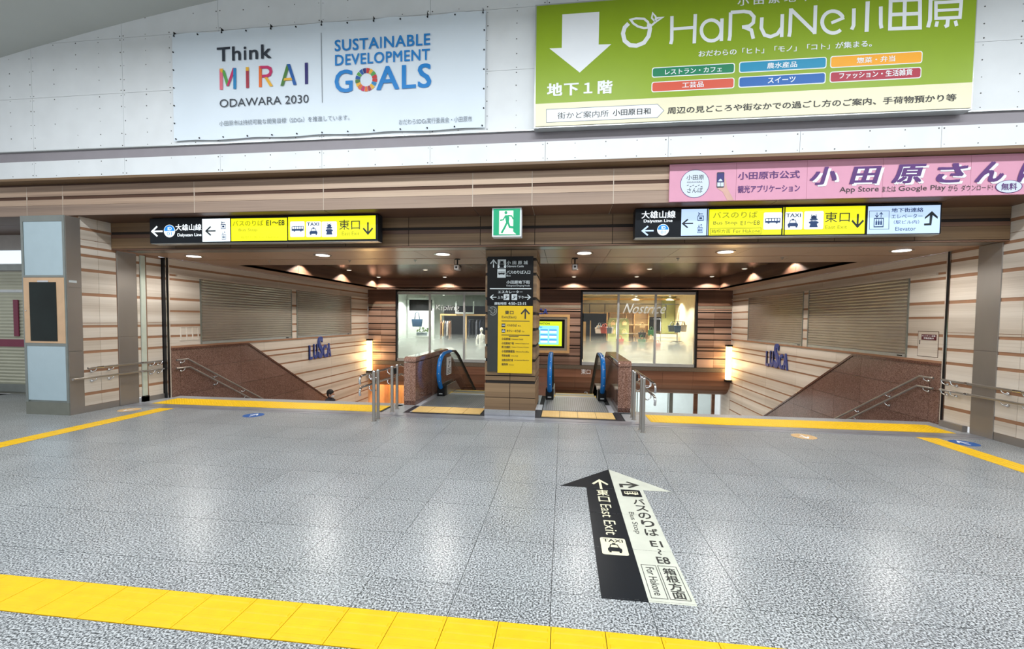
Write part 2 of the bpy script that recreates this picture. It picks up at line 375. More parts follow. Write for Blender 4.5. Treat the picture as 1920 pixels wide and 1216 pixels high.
for n_ in ('screen_black', 'pillar_black', 'sign_black', 'black', 'shop_dark', 'dark_tile', 'pillar_grey', 'rubber'):
    MATS[n_].node_tree.nodes['Principled BSDF'].inputs['Specular IOR Level'].default_value = 0.18
ART={'banner': [('T','ink','Think',-5.493,5.759,-4.562,5.974,1,0),('G','s_pink',[(-5.453,5.648),(-5.396,5.649),(-5.401,5.321),(-5.454,5.324)],1),('G','s_green',[(-5.419,5.65),(-5.362,5.612),(-5.285,5.381),(-5.336,5.374),(-5.397,5.573)],1),('G','s_mag',[(-5.223,5.649),(-5.171,5.646),(-5.297,5.372),(-5.336,5.374)],1),('G','s_cyan',[(-5.216,5.644),(-5.166,5.645),(-5.171,5.324),(-5.219,5.324)],1),('G','s_yellow',[(-5.449,5.648),(-5.391,5.648),(-5.401,5.583),(-5.431,5.595)],2),('G','s_yellow',[(-5.0,5.646),(-4.95,5.645),(-4.95,5.588),(-5.0,5.589)],2),('G','s_maroon',[(-5.0,5.591),(-4.95,5.59),(-4.95,5.326),(-5.0,5.325)],1),('G','s_orange',[(-4.78,5.649),(-4.73,5.65),(-4.732,5.327),(-4.782,5.328)],1),('G','s_mag',[(-4.757,5.652),(-4.622,5.646),(-4.567,5.617),(-4.55,5.555),(-4.58,5.49),(-4.647,5.469),(-4.73,5.472),(-4.73,5.514),(-4.651,5.514),(-4.61,5.532),(-4.601,5.562),(-4.614,5.589),(-4.65,5.607),(-4.758,5.609)],1),('G','s_yellow',[(-4.688,5.471),(-4.636,5.472),(-4.543,5.331),(-4.597,5.33)],2),('G','s_green2',[(-4.31,5.652),(-4.259,5.651),(-4.367,5.328),(-4.42,5.329)],1),('G','s_blue',[(-4.306,5.652),(-4.255,5.651),(-4.15,5.332),(-4.203,5.329)],1),('G','s_yellow',[(-4.352,5.442),(-4.235,5.444),(-4.22,5.405),(-4.366,5.405)],2),('G','s_indigo',[(-4.012,5.654),(-3.962,5.655),(-3.96,5.334),(-4.011,5.331)],1),('T','ink','ODAWARA 2030',-5.457,5.049,-3.951,5.173,0,0),('G','ink',[(-3.745,6.086),(-3.738,6.085),(-3.726,5.037),(-3.733,5.037)],0),('T','s_blue2','SUSTAINABLE',-3.522,5.794,-2.02,5.963,1,0),('T','s_blue2','DEVELOPMENT',-3.517,5.579,-2.024,5.742,1,0),('T','s_blue2','G',-3.526,5.173,-3.234,5.513,1,0),('T','s_blue2','ALS',-2.859,5.176,-2.003,5.53,1,0),('W',-3.02,5.345,0.174),('T','greyink','小田原市は持続可能な開発目標（SDGs）を推進しています。',-5.469,4.759,-3.29,4.84,0,0),('T','greyink','おだわらSDGs実行委員会・小田原市',-2.503,4.652,-1.382,4.733,0,0)],'billboard': [('G','white',[(-0.079,6.024),(0.432,6.023),(0.431,5.579),(0.604,5.573),(0.176,5.212),(-0.254,5.57),(-0.08,5.566)],0),('T','white','地下１階',-0.279,4.902,0.632,5.086,2,0),('K','white',0.055,[(0.833,5.836),(0.781,5.786),(0.759,5.707),(0.784,5.606),(0.857,5.542),(0.947,5.529),(1.045,5.563),(1.105,5.648),(1.121,5.745),(1.102,5.809)],0),('K','white',0.03,[(0.859,5.883),(0.931,5.897),(1.038,5.884),(1.092,5.836),(1.112,5.763),(1.041,5.759),(0.96,5.786),(0.896,5.832),(0.859,5.883)],0),('K','white',0.028,[(1.112,5.763),(1.19,5.829),(1.286,5.884),(1.206,5.881),(1.181,5.839)],0),('K','white',0.022,[(1.184,5.838),(1.141,5.886),(1.152,5.951),(1.194,5.9),(1.19,5.838)],0),('K','white',0.045,[(1.408,5.893),(1.413,5.574),(1.4,5.522)],0),('K','white',0.045,[(1.713,5.898),(1.709,5.511)],0),('K','white',0.04,[(1.413,5.721),(1.709,5.722)],0),('K','white',0.045,[(2.055,5.658),(2.051,5.623),(2.04,5.591),(2.02,5.564),(1.994,5.544),(1.963,5.532),(1.93,5.53),(1.896,5.536),(1.865,5.552),(1.837,5.576),(1.816,5.606),(1.802,5.64),(1.797,5.676),(1.8,5.711),(1.812,5.743),(1.832,5.77),(1.858,5.79),(1.889,5.801),(1.922,5.804),(1.956,5.797),(1.987,5.781),(2.014,5.757),(2.036,5.728),(2.049,5.694),(2.055,5.658)],0),('K','white',0.045,[(2.059,5.815),(2.059,5.518)],0),('K','white',0.045,[(2.168,5.887),(2.168,5.577),(2.158,5.516)],0),('K','white',0.045,[(2.168,5.886),(2.337,5.887),(2.413,5.869),(2.465,5.808),(2.459,5.731),(2.41,5.691),(2.318,5.684)],0),('K','white',0.045,[(2.343,5.682),(2.437,5.637),(2.466,5.522)],0),('K','white',0.045,[(2.566,5.793),(2.562,5.655),(2.607,5.561),(2.683,5.534),(2.765,5.563),(2.813,5.637)],0),('K','white',0.045,[(2.82,5.817),(2.82,5.52)],0),('K','white',0.045,[(2.923,5.883),(2.922,5.578),(2.912,5.519)],0),('K','white',0.045,[(2.924,5.87),(3.23,5.549)],0),('K','white',0.045,[(3.225,5.898),(3.227,5.532)],0),('K','white',0.045,[(3.563,5.72),(3.548,5.747),(3.528,5.769),(3.505,5.788),(3.479,5.801),(3.451,5.808),(3.423,5.81),(3.396,5.805),(3.372,5.794),(3.35,5.777),(3.333,5.756),(3.321,5.731),(3.314,5.704),(3.313,5.674),(3.318,5.645),(3.329,5.617),(3.344,5.591),(3.365,5.568),(3.389,5.55),(3.415,5.538),(3.443,5.531),(3.471,5.531),(3.497,5.536),(3.522,5.548),(3.543,5.565)],0),('K','white',0.04,[(3.425,5.66),(3.579,5.717)],0),('K','white',0.045,[(3.691,5.826),(3.695,5.61),(3.674,5.558)],0),('K','white',0.05,[(3.852,5.902),(3.854,5.518)],0),('K','white',0.045,[(4.01,5.826),(4.018,5.605),(4.03,5.55)],0),('K','white',0.045,[(4.123,5.89),(4.129,5.538),(4.48,5.526),(4.465,5.88),(4.123,5.89)],0),('K','white',0.045,[(4.29,5.885),(4.296,5.543)],0),('K','white',0.045,[(4.13,5.714),(4.472,5.706)],0),('K','white',0.045,[(4.588,5.879),(4.592,5.614),(4.573,5.524)],0),('K','white',0.045,[(4.588,5.879),(4.953,5.871)],0),('K','white',0.04,[(4.651,5.825),(4.94,5.819),(4.934,5.623),(4.66,5.629),(4.651,5.825)],1),('K','white',0.035,[(4.671,5.727),(4.93,5.722)],1),('K','white',0.045,[(4.798,5.616),(4.794,5.534),(4.764,5.519)],0),('K','white',0.04,[(4.677,5.592),(4.665,5.526)],0),('K','white',0.04,[(4.883,5.585),(4.901,5.518)],0),('T','white','小 田 原 地 下 街',2.25,5.963,3.37,6.057,1,0),('T','white','おだわらの「ヒト」「モノ」「コト」が集まる。',1.768,5.325,3.922,5.409,1,0),('R','white',1.159,5.086,2.243,5.222,0.03,0),('R','b_green',1.171,5.098,2.231,5.211,0.025,1),('T','white','レストラン・カフェ',1.335,5.116,2.077,5.185,1,0),('R','white',2.296,5.084,3.387,5.231,0.03,0),('R','b_cyan',2.308,5.096,3.376,5.22,0.025,1),('T','white','農水産品',2.649,5.12,3.025,5.196,1,0),('R','white',3.431,5.083,4.526,5.236,0.03,0),('R','b_orange',3.442,5.094,4.516,5.225,0.025,1),('T','white','惣菜・弁当',3.75,5.124,4.206,5.197,1,0),('R','white',1.158,4.888,2.243,5.029,0.03,0),('R','b_red',1.17,4.9,2.232,5.018,0.025,1),('T','white','工芸品',1.564,4.924,1.846,5.002,1,0),('R','white',2.295,4.889,3.383,5.034,0.03,0),('R','b_blue',2.307,4.901,3.372,5.023,0.025,1),('T','white','スイーツ',2.665,4.927,3.011,5.004,1,0),('R','white',3.432,4.894,4.521,5.036,0.03,0),('R','b_crimson',3.443,4.906,4.511,5.025,0.025,1),('T','white','ファッション・生活雑貨',3.544,4.936,4.416,5.017,1,0),('G','greyink',[(-0.285,4.54),(-0.288,4.73),(1.245,4.729),(1.336,4.635),(1.249,4.541)],0),('G','white',[(-0.278,4.547),(-0.28,4.722),(1.242,4.722),(1.327,4.635),(1.246,4.549)],1),('T','ink2','街かど案内所',-0.127,4.585,0.585,4.675,0,0),('T','ink2','小田原日和',0.641,4.594,1.154,4.679,1,0),('T','ink2','周辺の見どころや街なかでの過ごし方のご案内、手荷物預かり等',1.378,4.584,4.939,4.676,1,0)],'pink': [('D','purple',1.854,3.724,0.202,0),('D','palewhite',1.854,3.724,0.195,1),('T','ink','小田原',1.736,3.779,1.978,3.849,0,0),('T','ink','ODAWARA',1.743,3.736,1.957,3.757,0,0),('T','ink','さんぽ',1.75,3.597,1.965,3.666,0,0),('K','ink',0.008,[(1.744,3.699),(1.768,3.708)],2),('K','ink',0.008,[(1.783,3.68),(1.807,3.689)],2),('K','ink',0.008,[(1.821,3.697),(1.844,3.706)],2),('K','ink',0.008,[(1.859,3.678),(1.883,3.687)],2),('K','ink',0.008,[(1.897,3.695),(1.92,3.704)],2),('K','ink',0.008,[(1.935,3.676),(1.959,3.685)],2),('G','skin',[(2.146,3.743),(2.178,3.663),(2.266,3.661),(2.259,3.795),(2.28,3.776),(2.295,3.66),(2.394,3.481),(2.306,3.475),(2.238,3.601),(2.167,3.645)],0),('R','ink',2.154,3.658,2.256,3.878,0.015,1),('R','s_indigo',2.159,3.739,2.25,3.862,0.0,2),('R','palewhite',2.163,3.676,2.204,3.733,0,2),('R','palewhite',2.21,3.675,2.251,3.732,0,2),('G','palewhite',[(2.175,3.751),(2.187,3.773),(2.204,3.784),(2.222,3.772),(2.234,3.749)],3),('T','purple','小田原市公式',2.442,3.765,3.264,3.873,1,0),('T','purple','観光アプリケーション',2.444,3.577,3.271,3.68,1,0),('T','white','小',3.409,3.639,3.759,3.885,2,0.25),('T','purple','小',3.374,3.662,3.724,3.908,2,0.25,1),('T','white','田',3.938,3.639,4.286,3.876,2,0.25),('T','purple','田',3.903,3.662,4.252,3.899,2,0.25,1),('T','white','原',4.463,3.633,4.835,3.887,2,0.25),('T','purple','原',4.429,3.655,4.801,3.91,2,0.25,1),('T','white','さ',4.99,3.626,5.353,3.885,2,0.25),('T','purple','さ',4.956,3.648,5.319,3.907,2,0.25,1),('T','white','ん',5.48,3.619,5.809,3.891,2,0.25),('T','purple','ん',5.447,3.642,5.776,3.913,2,0.25,1),('T','white','ぽ',5.979,3.613,6.306,3.895,2,0.25),('T','purple','ぽ',5.947,3.635,6.274,3.917,2,0.25,1),('T','ink2','App Store',3.785,3.534,4.283,3.627,0,0),('T','ink2','または',4.326,3.542,4.497,3.621,0,0),('T','ink2','Google Play',4.533,3.533,5.11,3.622,0,0),('T','ink2','から',5.143,3.536,5.256,3.615,0,0),('T','ink2','ダウンロード!',5.298,3.532,5.674,3.614,0,0),('E','purple',5.865,3.577,0.16,0.085,2),('E','palewhite',5.865,3.577,0.15,0.079,3),('T','purple','無料',5.773,3.529,5.96,3.623,1,0,4)],'signL': [('R','e_white',-6.253,3.039,-5.708,3.429,0,0),('R','e_yellow',-5.717,3.04,-4.659,3.424,0,0),('R','e_yellow',-4.65,3.047,-3.098,3.432,0,0),('I','arrow_left','e_white',-7.238,3.135,-7.016,3.322,1),('J',-6.889,3.231,0.11),('T','e_white','大雄山線',-6.769,3.234,-6.266,3.344,1,0),('T','e_white','Daiyuzan Line',-6.733,3.119,-6.269,3.185,1,0),('I','arrow_left','e_ink',-6.188,3.138,-5.993,3.303,1),('I','locker','e_inkb',-5.899,3.256,-5.805,3.385,1),('I','elevator','e_inkb',-5.887,3.072,-5.802,3.206,1),('T','e_olive','バスのりば',-5.673,3.298,-5.102,3.387,0,0),('T','e_ink','E1〜E8',-5.047,3.297,-4.715,3.383,1,0),('T','e_olive','Bus Stop',-5.562,3.193,-5.215,3.252,0,0),('T','e_olive2','箱根方面 For Hakone',-5.526,3.081,-4.809,3.127,0,0),('R','e_white',-4.611,3.097,-4.351,3.357,0.02,1),('R','e_white',-4.324,3.093,-4.057,3.352,0.02,1),('R','e_white',-4.045,3.089,-3.777,3.347,0.02,1),('I','bus','e_inkb',-4.59,3.18,-4.364,3.283,2),('T','e_inkb','TAXI',-4.308,3.278,-4.093,3.334,1,0),('I','taxi','e_inkb',-4.265,3.126,-4.117,3.253,2),('I','castle','e_inkb',-3.979,3.129,-3.84,3.311,2),('T','e_ink','東口',-3.735,3.205,-3.371,3.369,0,0),('T','e_olive','East Exit',-3.684,3.114,-3.382,3.172,0,0),('I','arrow_down','e_ink',-3.32,3.126,-3.142,3.325,1)],'signR': [('R','e_pale',1.751,3.037,2.141,3.433,0,0),('R','e_yellow',2.154,3.036,3.175,3.423,0,0),('R','e_yellow',3.196,3.033,4.311,3.433,0,0),('R','e_pale',4.339,3.028,5.279,3.422,0,0),('T','e_white','大雄山線',1.164,3.304,1.666,3.416,1,0),('T','e_white','Daiyuzan Line',1.198,3.232,1.622,3.288,1,0),('I','arrow_left','e_pale',1.176,3.043,1.352,3.193,1),('J',1.488,3.13,0.086),('I','arrow_left','e_ink',1.767,3.15,1.927,3.287,1),('I','locker','e_inkb',1.986,3.258,2.076,3.384,1),('I','elevator','e_inkb',1.985,3.075,2.066,3.206,1),('T','e_olive','バスのりば',2.208,3.29,2.835,3.381,0,0),('T','e_olive3','Bus Stop',2.214,3.18,2.556,3.246,0,0),('T','e_olive3','E1〜E8',2.604,3.183,2.871,3.246,0,0),('K','e_olive3',0.006,[(2.175,3.046),(2.172,3.138),(2.893,3.138),(2.896,3.048),(2.175,3.046)],1),('T','e_olive3','箱根方面',2.191,3.067,2.463,3.123,0,0),('T','e_olive3','For Hakone',2.504,3.07,2.879,3.119,0,0),('R','e_white',2.925,3.112,3.179,3.362,0.02,1),('I','bus','e_inkb',2.942,3.192,3.16,3.282,2),('R','e_white',3.208,3.106,3.463,3.363,0.02,1),('R','e_white',3.484,3.107,3.747,3.368,0.02,1),('T','e_inkb','TAXI',3.236,3.287,3.436,3.34,1,0),('I','taxi','e_inkb',3.257,3.134,3.405,3.263,2),('I','castle','e_inkb',3.543,3.136,3.688,3.317,2),('T','e_ink','東口',3.765,3.203,4.099,3.351,0,0),('T','e_olive','East Exit',3.776,3.11,4.067,3.16,0,0),('I','arrow_down','e_ink',4.125,3.127,4.289,3.321,1),('K','e_inkb',0.006,[(4.367,3.094),(4.357,3.356),(4.617,3.353),(4.622,3.094),(4.367,3.094)],1),('I','elevator','e_inkb',4.417,3.122,4.554,3.332,2),('T','e_inkb','地下街連絡',4.647,3.33,5.059,3.392,1,0),('T','e_inkb','エレベーター',4.649,3.241,5.051,3.304,0,0),('T','e_inkb','（駅ビル内）',4.683,3.163,5.012,3.217,0,0),('T','e_inkb','Elevator',4.707,3.069,4.973,3.123,0,0),('G','e_ink',[(5.078,3.137),(5.077,3.166),(5.145,3.17),(5.146,3.28),(5.083,3.225),(5.084,3.254),(5.171,3.34),(5.25,3.259),(5.248,3.228),(5.183,3.282),(5.172,3.14)],0)],'pillar': [('I','arrow_up','pale',-1.295,2.648,-1.176,2.791,1),('R','pale',-1.162,2.642,-1.014,2.794,0,0),('I','castle','black',-1.142,2.647,-1.033,2.774,2),('T','pale','小 田 原 城',-1.004,2.705,-0.629,2.77,1,0),('T','pale','Odawara Castle',-1.004,2.657,-0.701,2.693,0,0),('R','pale',-1.166,2.476,-1.017,2.625,0,0),('I','bus','black',-1.152,2.521,-1.031,2.585,2),('T','pale','バスのりば入口',-1.003,2.54,-0.587,2.6,1,0),('T','pale','Bus',-1.002,2.494,-0.93,2.527,0,0),('T','pale','小田原地下街',-1.004,2.366,-0.59,2.427,1,0),('T','pale','Underground Shopping Arcade',-1.004,2.313,-0.59,2.353,0,0),('R','pale',-1.297,2.274,-0.564,2.291,0,0),('T','pale','エスカレーター',-1.151,2.202,-0.717,2.252,1,0),('I','arrow_left','pale',-1.29,2.084,-1.176,2.181,1),('T','pale','上り',-1.159,2.108,-1.062,2.154,1,0),('R','pale',-1.05,2.085,-0.95,2.185,0,0),('R','pale',-0.909,2.085,-0.811,2.185,0,0),('I','escalator','black',-1.039,2.095,-0.961,2.171,2),('I','escalator','black',-0.898,2.096,-0.822,2.171,2),('T','pale','下り',-0.794,2.109,-0.698,2.156,1,0),('I','arrow_right','pale',-0.686,2.086,-0.574,2.183,1),('T','pale','運転時間',-1.215,1.998,-1.001,2.047,1,0),('T','pale','4:50~23:15',-0.966,1.997,-0.65,2.049,1,0),('T','ink2','東口',-1.024,1.833,-0.873,1.899,1,0),('T','ink2','Exit(East)',-1.079,1.752,-0.822,1.808,0,0),('I','arrow_up','ink2',-0.744,1.752,-0.584,1.931,1),('R','ink2',-1.085,1.711,-0.587,1.722,0,0),('R','ink2',-1.082,1.462,-0.584,1.476,0,0),('R','ink2',-0.951,1.439,-0.778,1.452,0,0),('R','ink2',-1.081,1.607,-1.016,1.67,0,0),('R','ink2',-1.08,1.51,-1.015,1.573,0,0),('I','bus','pale',-1.073,1.624,-1.022,1.655,2),('I','taxi','pale',-1.072,1.52,-1.021,1.564,2),('T','ink2','バスのりば',-0.991,1.619,-0.813,1.66,1,0),('T','ink2','Bus',-0.791,1.624,-0.739,1.646,0,0),('T','ink2','タクシーのりば',-0.99,1.521,-0.741,1.564,1,0),('T','ink2','Taxi',-0.725,1.524,-0.677,1.547,0,0),('T','ink2','小田原城',-1.078,1.379,-0.924,1.423,1,0),('T','ink2','Odawara Castle',-0.902,1.385,-0.697,1.41,0,0),('T','ink2','小田原地下街',-1.077,1.3,-0.858,1.345,1,0),('T','ink2','Underground Shopping Arcade',-0.836,1.308,-0.593,1.333,0,0),('T','ink2','商工会議所',-1.077,1.235,-0.922,1.279,1,0),('T','ink2','Chamber of Commerce & Industry',-0.9,1.242,-0.593,1.269,0,0),('T','ink2','小田原郵便局',-1.076,1.157,-0.846,1.203,1,0),('T','ink2','Odawara Post Office',-0.824,1.165,-0.592,1.191,0,0),('T','ink2','市民会館',-1.075,1.083,-0.928,1.128,1,0),('T','ink2','Civic Hall',-0.906,1.09,-0.785,1.114,0,0),('T','ink2','法務合同庁舎',-1.074,1.003,-0.871,1.049,1,0),('T','ink2','Joint Government Offices of Law',-0.849,1.011,-0.59,1.038,0,0),('T','ink2','裁判所',-1.074,0.927,-0.96,0.971,1,0),('T','ink2','Court',-0.937,0.934,-0.854,0.957,0,0),('K','greymark',0.012,[(-1.283,1.946),(-1.264,1.959),(-1.241,1.964),(-1.219,1.96),(-1.199,1.949),(-1.183,1.931),(-1.174,1.909),(-1.172,1.884),(-1.177,1.861),(-1.19,1.84),(-1.208,1.825),(-1.229,1.818),(-1.252,1.818),(-1.273,1.827),(-1.291,1.843)],0),('K','greymark',0.012,[(-1.22,1.926),(-1.208,1.913),(-1.201,1.896),(-1.203,1.878),(-1.211,1.862),(-1.226,1.852),(-1.243,1.85),(-1.259,1.855),(-1.271,1.868),(-1.277,1.886),(-1.275,1.904)],0),('D','greymark',-1.283,1.944,0.01,0),('D','greymark',-1.305,1.901,0.01,0),('D','greymark',-1.256,1.928,0.01,0)]}

# ------------------------------------------------------------------ geometry helpers
class MB:
    """collects shapes; build() links them as one mesh object"""
    def __init__(s):
        s.v = []; s.f = []; s.sm = []

    def add(s, vs, fs, smooth=False):
        o = len(s.v)
        s.v += [tuple(v) for v in vs]
        s.f += [tuple(i + o for i in f) for f in fs]
        s.sm += [smooth] * len(fs)
        return s

    def box(s, x0, x1, y0, y1, z0, z1):
        x0, x1 = min(x0, x1), max(x0, x1); y0, y1 = min(y0, y1), max(y0, y1); z0, z1 = min(z0, z1), max(z0, z1)
        return s.add([(x0, y0, z0), (x1, y0, z0), (x1, y1, z0), (x0, y1, z0), (x0, y0, z1), (x1, y0, z1), (x1, y1, z1), (x0, y1, z1)],
                     [(0, 3, 2, 1), (4, 5, 6, 7), (0, 1, 5, 4), (1, 2, 6, 5), (2, 3, 7, 6), (3, 0, 4, 7)])

    def prism(s, poly, axis, a, b):
        """poly in the two other axes, extruded along axis from a to b"""
        n = len(poly)
        def mk(p, t):
            return {'x': (t, p[0], p[1]), 'y': (p[0], t, p[1]), 'z': (p[0], p[1], t)}[axis]
        vs = [mk(p, a) for p in poly] + [mk(p, b) for p in poly]
        ar = sum(poly[i][0] * poly[(i + 1) % n][1] - poly[(i + 1) % n][0] * poly[i][1] for i in range(n))
        fwd = (ar > 0) ^ (b < a) ^ (axis == 'y')
        lo = tuple(range(n)); hi = tuple(range(n, 2 * n))
        fs = []
        if fwd:
            fs += [lo[::-1], hi] + [(i, (i + 1) % n, n + (i + 1) % n, n + i) for i in range(n)]
        else:
            fs += [lo, hi[::-1]] + [((i + 1) % n, i, n + i, n + (i + 1) % n) for i in range(n)]
        return s.add(vs, fs)

    def tube(s, pts, r, n=10, cap=True, squash=None):
        pts = [Vector(p) for p in pts]
        rs = r if isinstance(r, (list, tuple)) else [r] * len(pts)
        vs = []; fs = []
        up = None
        for i, p in enumerate(pts):
            t = (pts[min(i + 1, len(pts) - 1)] - pts[max(i - 1, 0)]).normalized()
            if up is None:
                up = Vector((0, 0, 1)) if abs(t.z) < 0.9 else Vector((1, 0, 0))
            a = t.cross(up).normalized(); b = a.cross(t).normalized(); up = b
            for k in range(n):
                q = 2 * PI * k / n
                vs.append(p + a * (math.cos(q) * rs[i] * (squash[0] if squash else 1)) + b * (math.sin(q) * rs[i] * (squash[1] if squash else 1)))
        for i in range(len(pts) - 1):
            for k in range(n):
                fs.append((i * n + k, i * n + (k + 1) % n, (i + 1) * n + (k + 1) % n, (i + 1) * n + k))
        s.add(vs, fs, True)
        if cap:
            m = (len(pts) - 1) * n
            s.add(vs[:n], [tuple(range(n))[::-1]]); s.add(vs[m:m + n], [tuple(range(n))])
        return s

    def cyl(s, c, r, h, n=16, axis='z', r2=None):
        r2 = r if r2 is None else r2
        vs = []
        for t, rr in ((0, r), (h, r2)):
            for k in range(n):
                q = 2 * PI * k / n
                a, b = rr * math.cos(q), rr * math.sin(q)
                vs.append({'z': (c[0] + a, c[1] + b, c[2] + t), 'y': (c[0] - a, c[1] + t, c[2] + b), 'x': (c[0] + t, c[1] + a, c[2] + b)}[axis])
        s.add(vs, [(k, (k + 1) % n, n + (k + 1) % n, n + k) for k in range(n)], True)
        s.add(vs, [tuple(range(n))[::-1], tuple(range(n, 2 * n))])
        return s

    def ball(s, c, r, n=10, m=7, sq=(1, 1, 1)):
        vs = []; fs = []
        for i in range(m + 1):
            a = PI * i / m
            for k in range(n):
                q = 2 * PI * k / n
                vs.append((c[0] + sq[0] * r * math.sin(a) * math.cos(q), c[1] + sq[1] * r * math.sin(a) * math.sin(q), c[2] + sq[2] * r * math.cos(a)))
        for i in range(m):
            for k in range(n):
                fs.append((i * n + k, (i + 1) * n + k, (i + 1) * n + (k + 1) % n, i * n + (k + 1) % n))
        return s.add(vs, fs, True)

    def mesh(s, name, off=(0, 0, 0)):
        me = bpy.data.meshes.new(name)
        me.from_pydata([(v[0] - off[0], v[1] - off[1], v[2] - off[2]) for v in s.v], [], s.f)
        me.polygons.foreach_set('use_smooth', s.sm)
        me.update()
        return me

    def build(s, name, mat, parent=None, bevel=0.0, kind=None):
        """world coordinates in, an object whose origin is its parent's (or its own low centre) out"""
        if parent is not None:
            off = ORG[parent.name]
        else:
            xs = [v[0] for v in s.v]; ys = [v[1] for v in s.v]; zs = [v[2] for v in s.v]
            off = ((min(xs) + max(xs)) / 2, (min(ys) + max(ys)) / 2, min(zs))
        me = s.mesh(name, off)
        me.materials.append(MATS[mat])
        o = link(name, me, parent, off)
        if bevel:
            b = o.modifiers.new('bevel', 'BEVEL'); b.width = bevel; b.segments = 2; b.limit_method = 'ANGLE'
        if kind:
            o['kind'] = kind
        return o


ORG = {}


def link(name, data, parent=None, off=(0, 0, 0)):
    o = bpy.data.objects.new(name, data)
    COL.objects.link(o)
    if parent is not None:
        o.parent = parent
        ORG[o.name] = ORG[parent.name]
    else:
        o.location = off
        ORG[o.name] = tuple(off)
    return o


def tag(o, label=None, cat=None, group=None, kind=None):
    if label: o['label'] = label
    if cat: o['category'] = cat
    if group: o['group'] = group
    if kind: o['kind'] = kind
    return o


def thing(name, loc, label, cat, group=None):
    return tag(link(name, None, None, loc), label, cat, group)


def struct(name, loc=(0, 0, 0)):
    o = link(name, None, None, loc)
    o['kind'] = 'structure'
    return o


def copy_tree(o, loc=None, parent=None):
    c = o.copy(); COL.objects.link(c); c.parent = parent
    if loc is not None: c.location = loc
    for ch in list(o.children): copy_tree(ch, None, c)
    return c


def B(name, mat, parent, *b, bevel=0.0, kind=None):
    m = MB()
    for q in (b if isinstance(b[0], (list, tuple)) else [b]):
        m.box(*q)
    return m.build(name, mat, parent, bevel, kind)


# ------------------------------------------------------------------ flat print: lettering, marks and pictograms on a plane
_tc = {}


def text_geo(s, bold):
    k = (s, bold)
    if k not in _tc:
        c = bpy.data.curves.new('lettering', 'FONT')
        c.body = s
        c.resolution_u = 3
        o = bpy.data.objects.new('lettering', c)
        me = bpy.data.meshes.new_from_object(o)
        vs = [(v.co.x, v.co.y) for v in me.vertices]
        fs = [tuple(p.vertices) for p in me.polygons]
        bpy.data.objects.remove(o); bpy.data.curves.remove(c); bpy.data.meshes.remove(me)
        x0 = min(v[0] for v in vs); x1 = max(v[0] for v in vs); y0 = min(v[1] for v in vs); y1 = max(v[1] for v in vs)
        d = (0.0, 0.017, 0.036)[bold]
        if d:
            n0 = len(vs); V2 = []; F2 = []
            for j, (dx, dy) in enumerate(((-d, -d * .6), (d, -d * .6), (-d, d * .6), (d, d * .6), (0, 0))):
                V2 += [(v[0] + dx, v[1] + dy, .06 * j) for v in vs]; F2 += [tuple(i + j * n0 for i in f) for f in fs]
            vs, fs = V2, F2; x0 -= d; x1 += d; y0 -= d * .6; y1 += d * .6
        else: vs = [(v[0], v[1], 0) for v in vs]
        _tc[k] = ([((v[0] - x0) / (x1 - x0), (v[1] - y0) / (y1 - y0), v[2]) for v in vs], fs)
    return _tc[k]


_rc = {}


def raw(t):
    if t not in _rc:
        c = bpy.data.curves.new('m', 'FONT'); c.body = t; o = bpy.data.objects.new('m', c)
        me = bpy.data.meshes.new_from_object(o)
        xs = [v.co.x for v in me.vertices]; ys = [v.co.y for v in me.vertices]
        _rc[t] = (min(xs), max(xs), min(ys), max(ys))
        bpy.data.objects.remove(o); bpy.data.curves.remove(c); bpy.data.meshes.remove(me)
    return _rc[t]


def raw_w(t):
    f = raw(t); return f[1] - f[0]


def raw_left(t, i):
    """where character i of t stands: its left and right in the word, bottom and top as fractions"""
    f = raw(t); c = raw(t[i]); pre = raw(t[:i + 1])
    right = pre[1] - f[0]
    return (right - (c[1] - c[0]), right, (c[2] - f[2]) / (f[3] - f[2]), (c[3] - f[2]) / (f[3] - f[2]))


def ribbon(pts, w, closed=False):
    """a stroke of width w along pts, mitred; returns 2D verts, faces"""
    if len(pts) > 2 and math.dist(pts[0], pts[-1]) < 1e-4:
        closed = True; pts = pts[:-1]
    n = len(pts); L = []; Rr = []
    for i in range(n):
        a = pts[i - 1] if (i > 0 or closed) else None
        b = pts[(i + 1) % n] if (i < n - 1 or closed) else None
        p = pts[i]
        def nrm(u, v):
            dx, dy = v[0] - u[0], v[1] - u[1]; l = math.hypot(dx, dy) or 1
            return (-dy / l, dx / l)
        if a is None: m = nrm(p, b); s = 1
        elif b is None: m = nrm(a, p); s = 1
        else:
            n1 = nrm(a, p); n2 = nrm(p, b)
            mx, my = n1[0] + n2[0], n1[1] + n2[1]; l = math.hypot(mx, my) or 1
            m = (mx / l, my / l); s = 1 / max(0.5, m[0] * n1[0] + m[1] * n1[1])
        L.append((p[0] + m[0] * w / 2 * s, p[1] + m[1] * w / 2 * s)); Rr.append((p[0] - m[0] * w / 2 * s, p[1] - m[1] * w / 2 * s))
    vs = L + Rr
    fs = [(i, n + i, n + (i + 1) % n, (i + 1) % n) for i in range(n if closed else n - 1)]
    return vs, fs


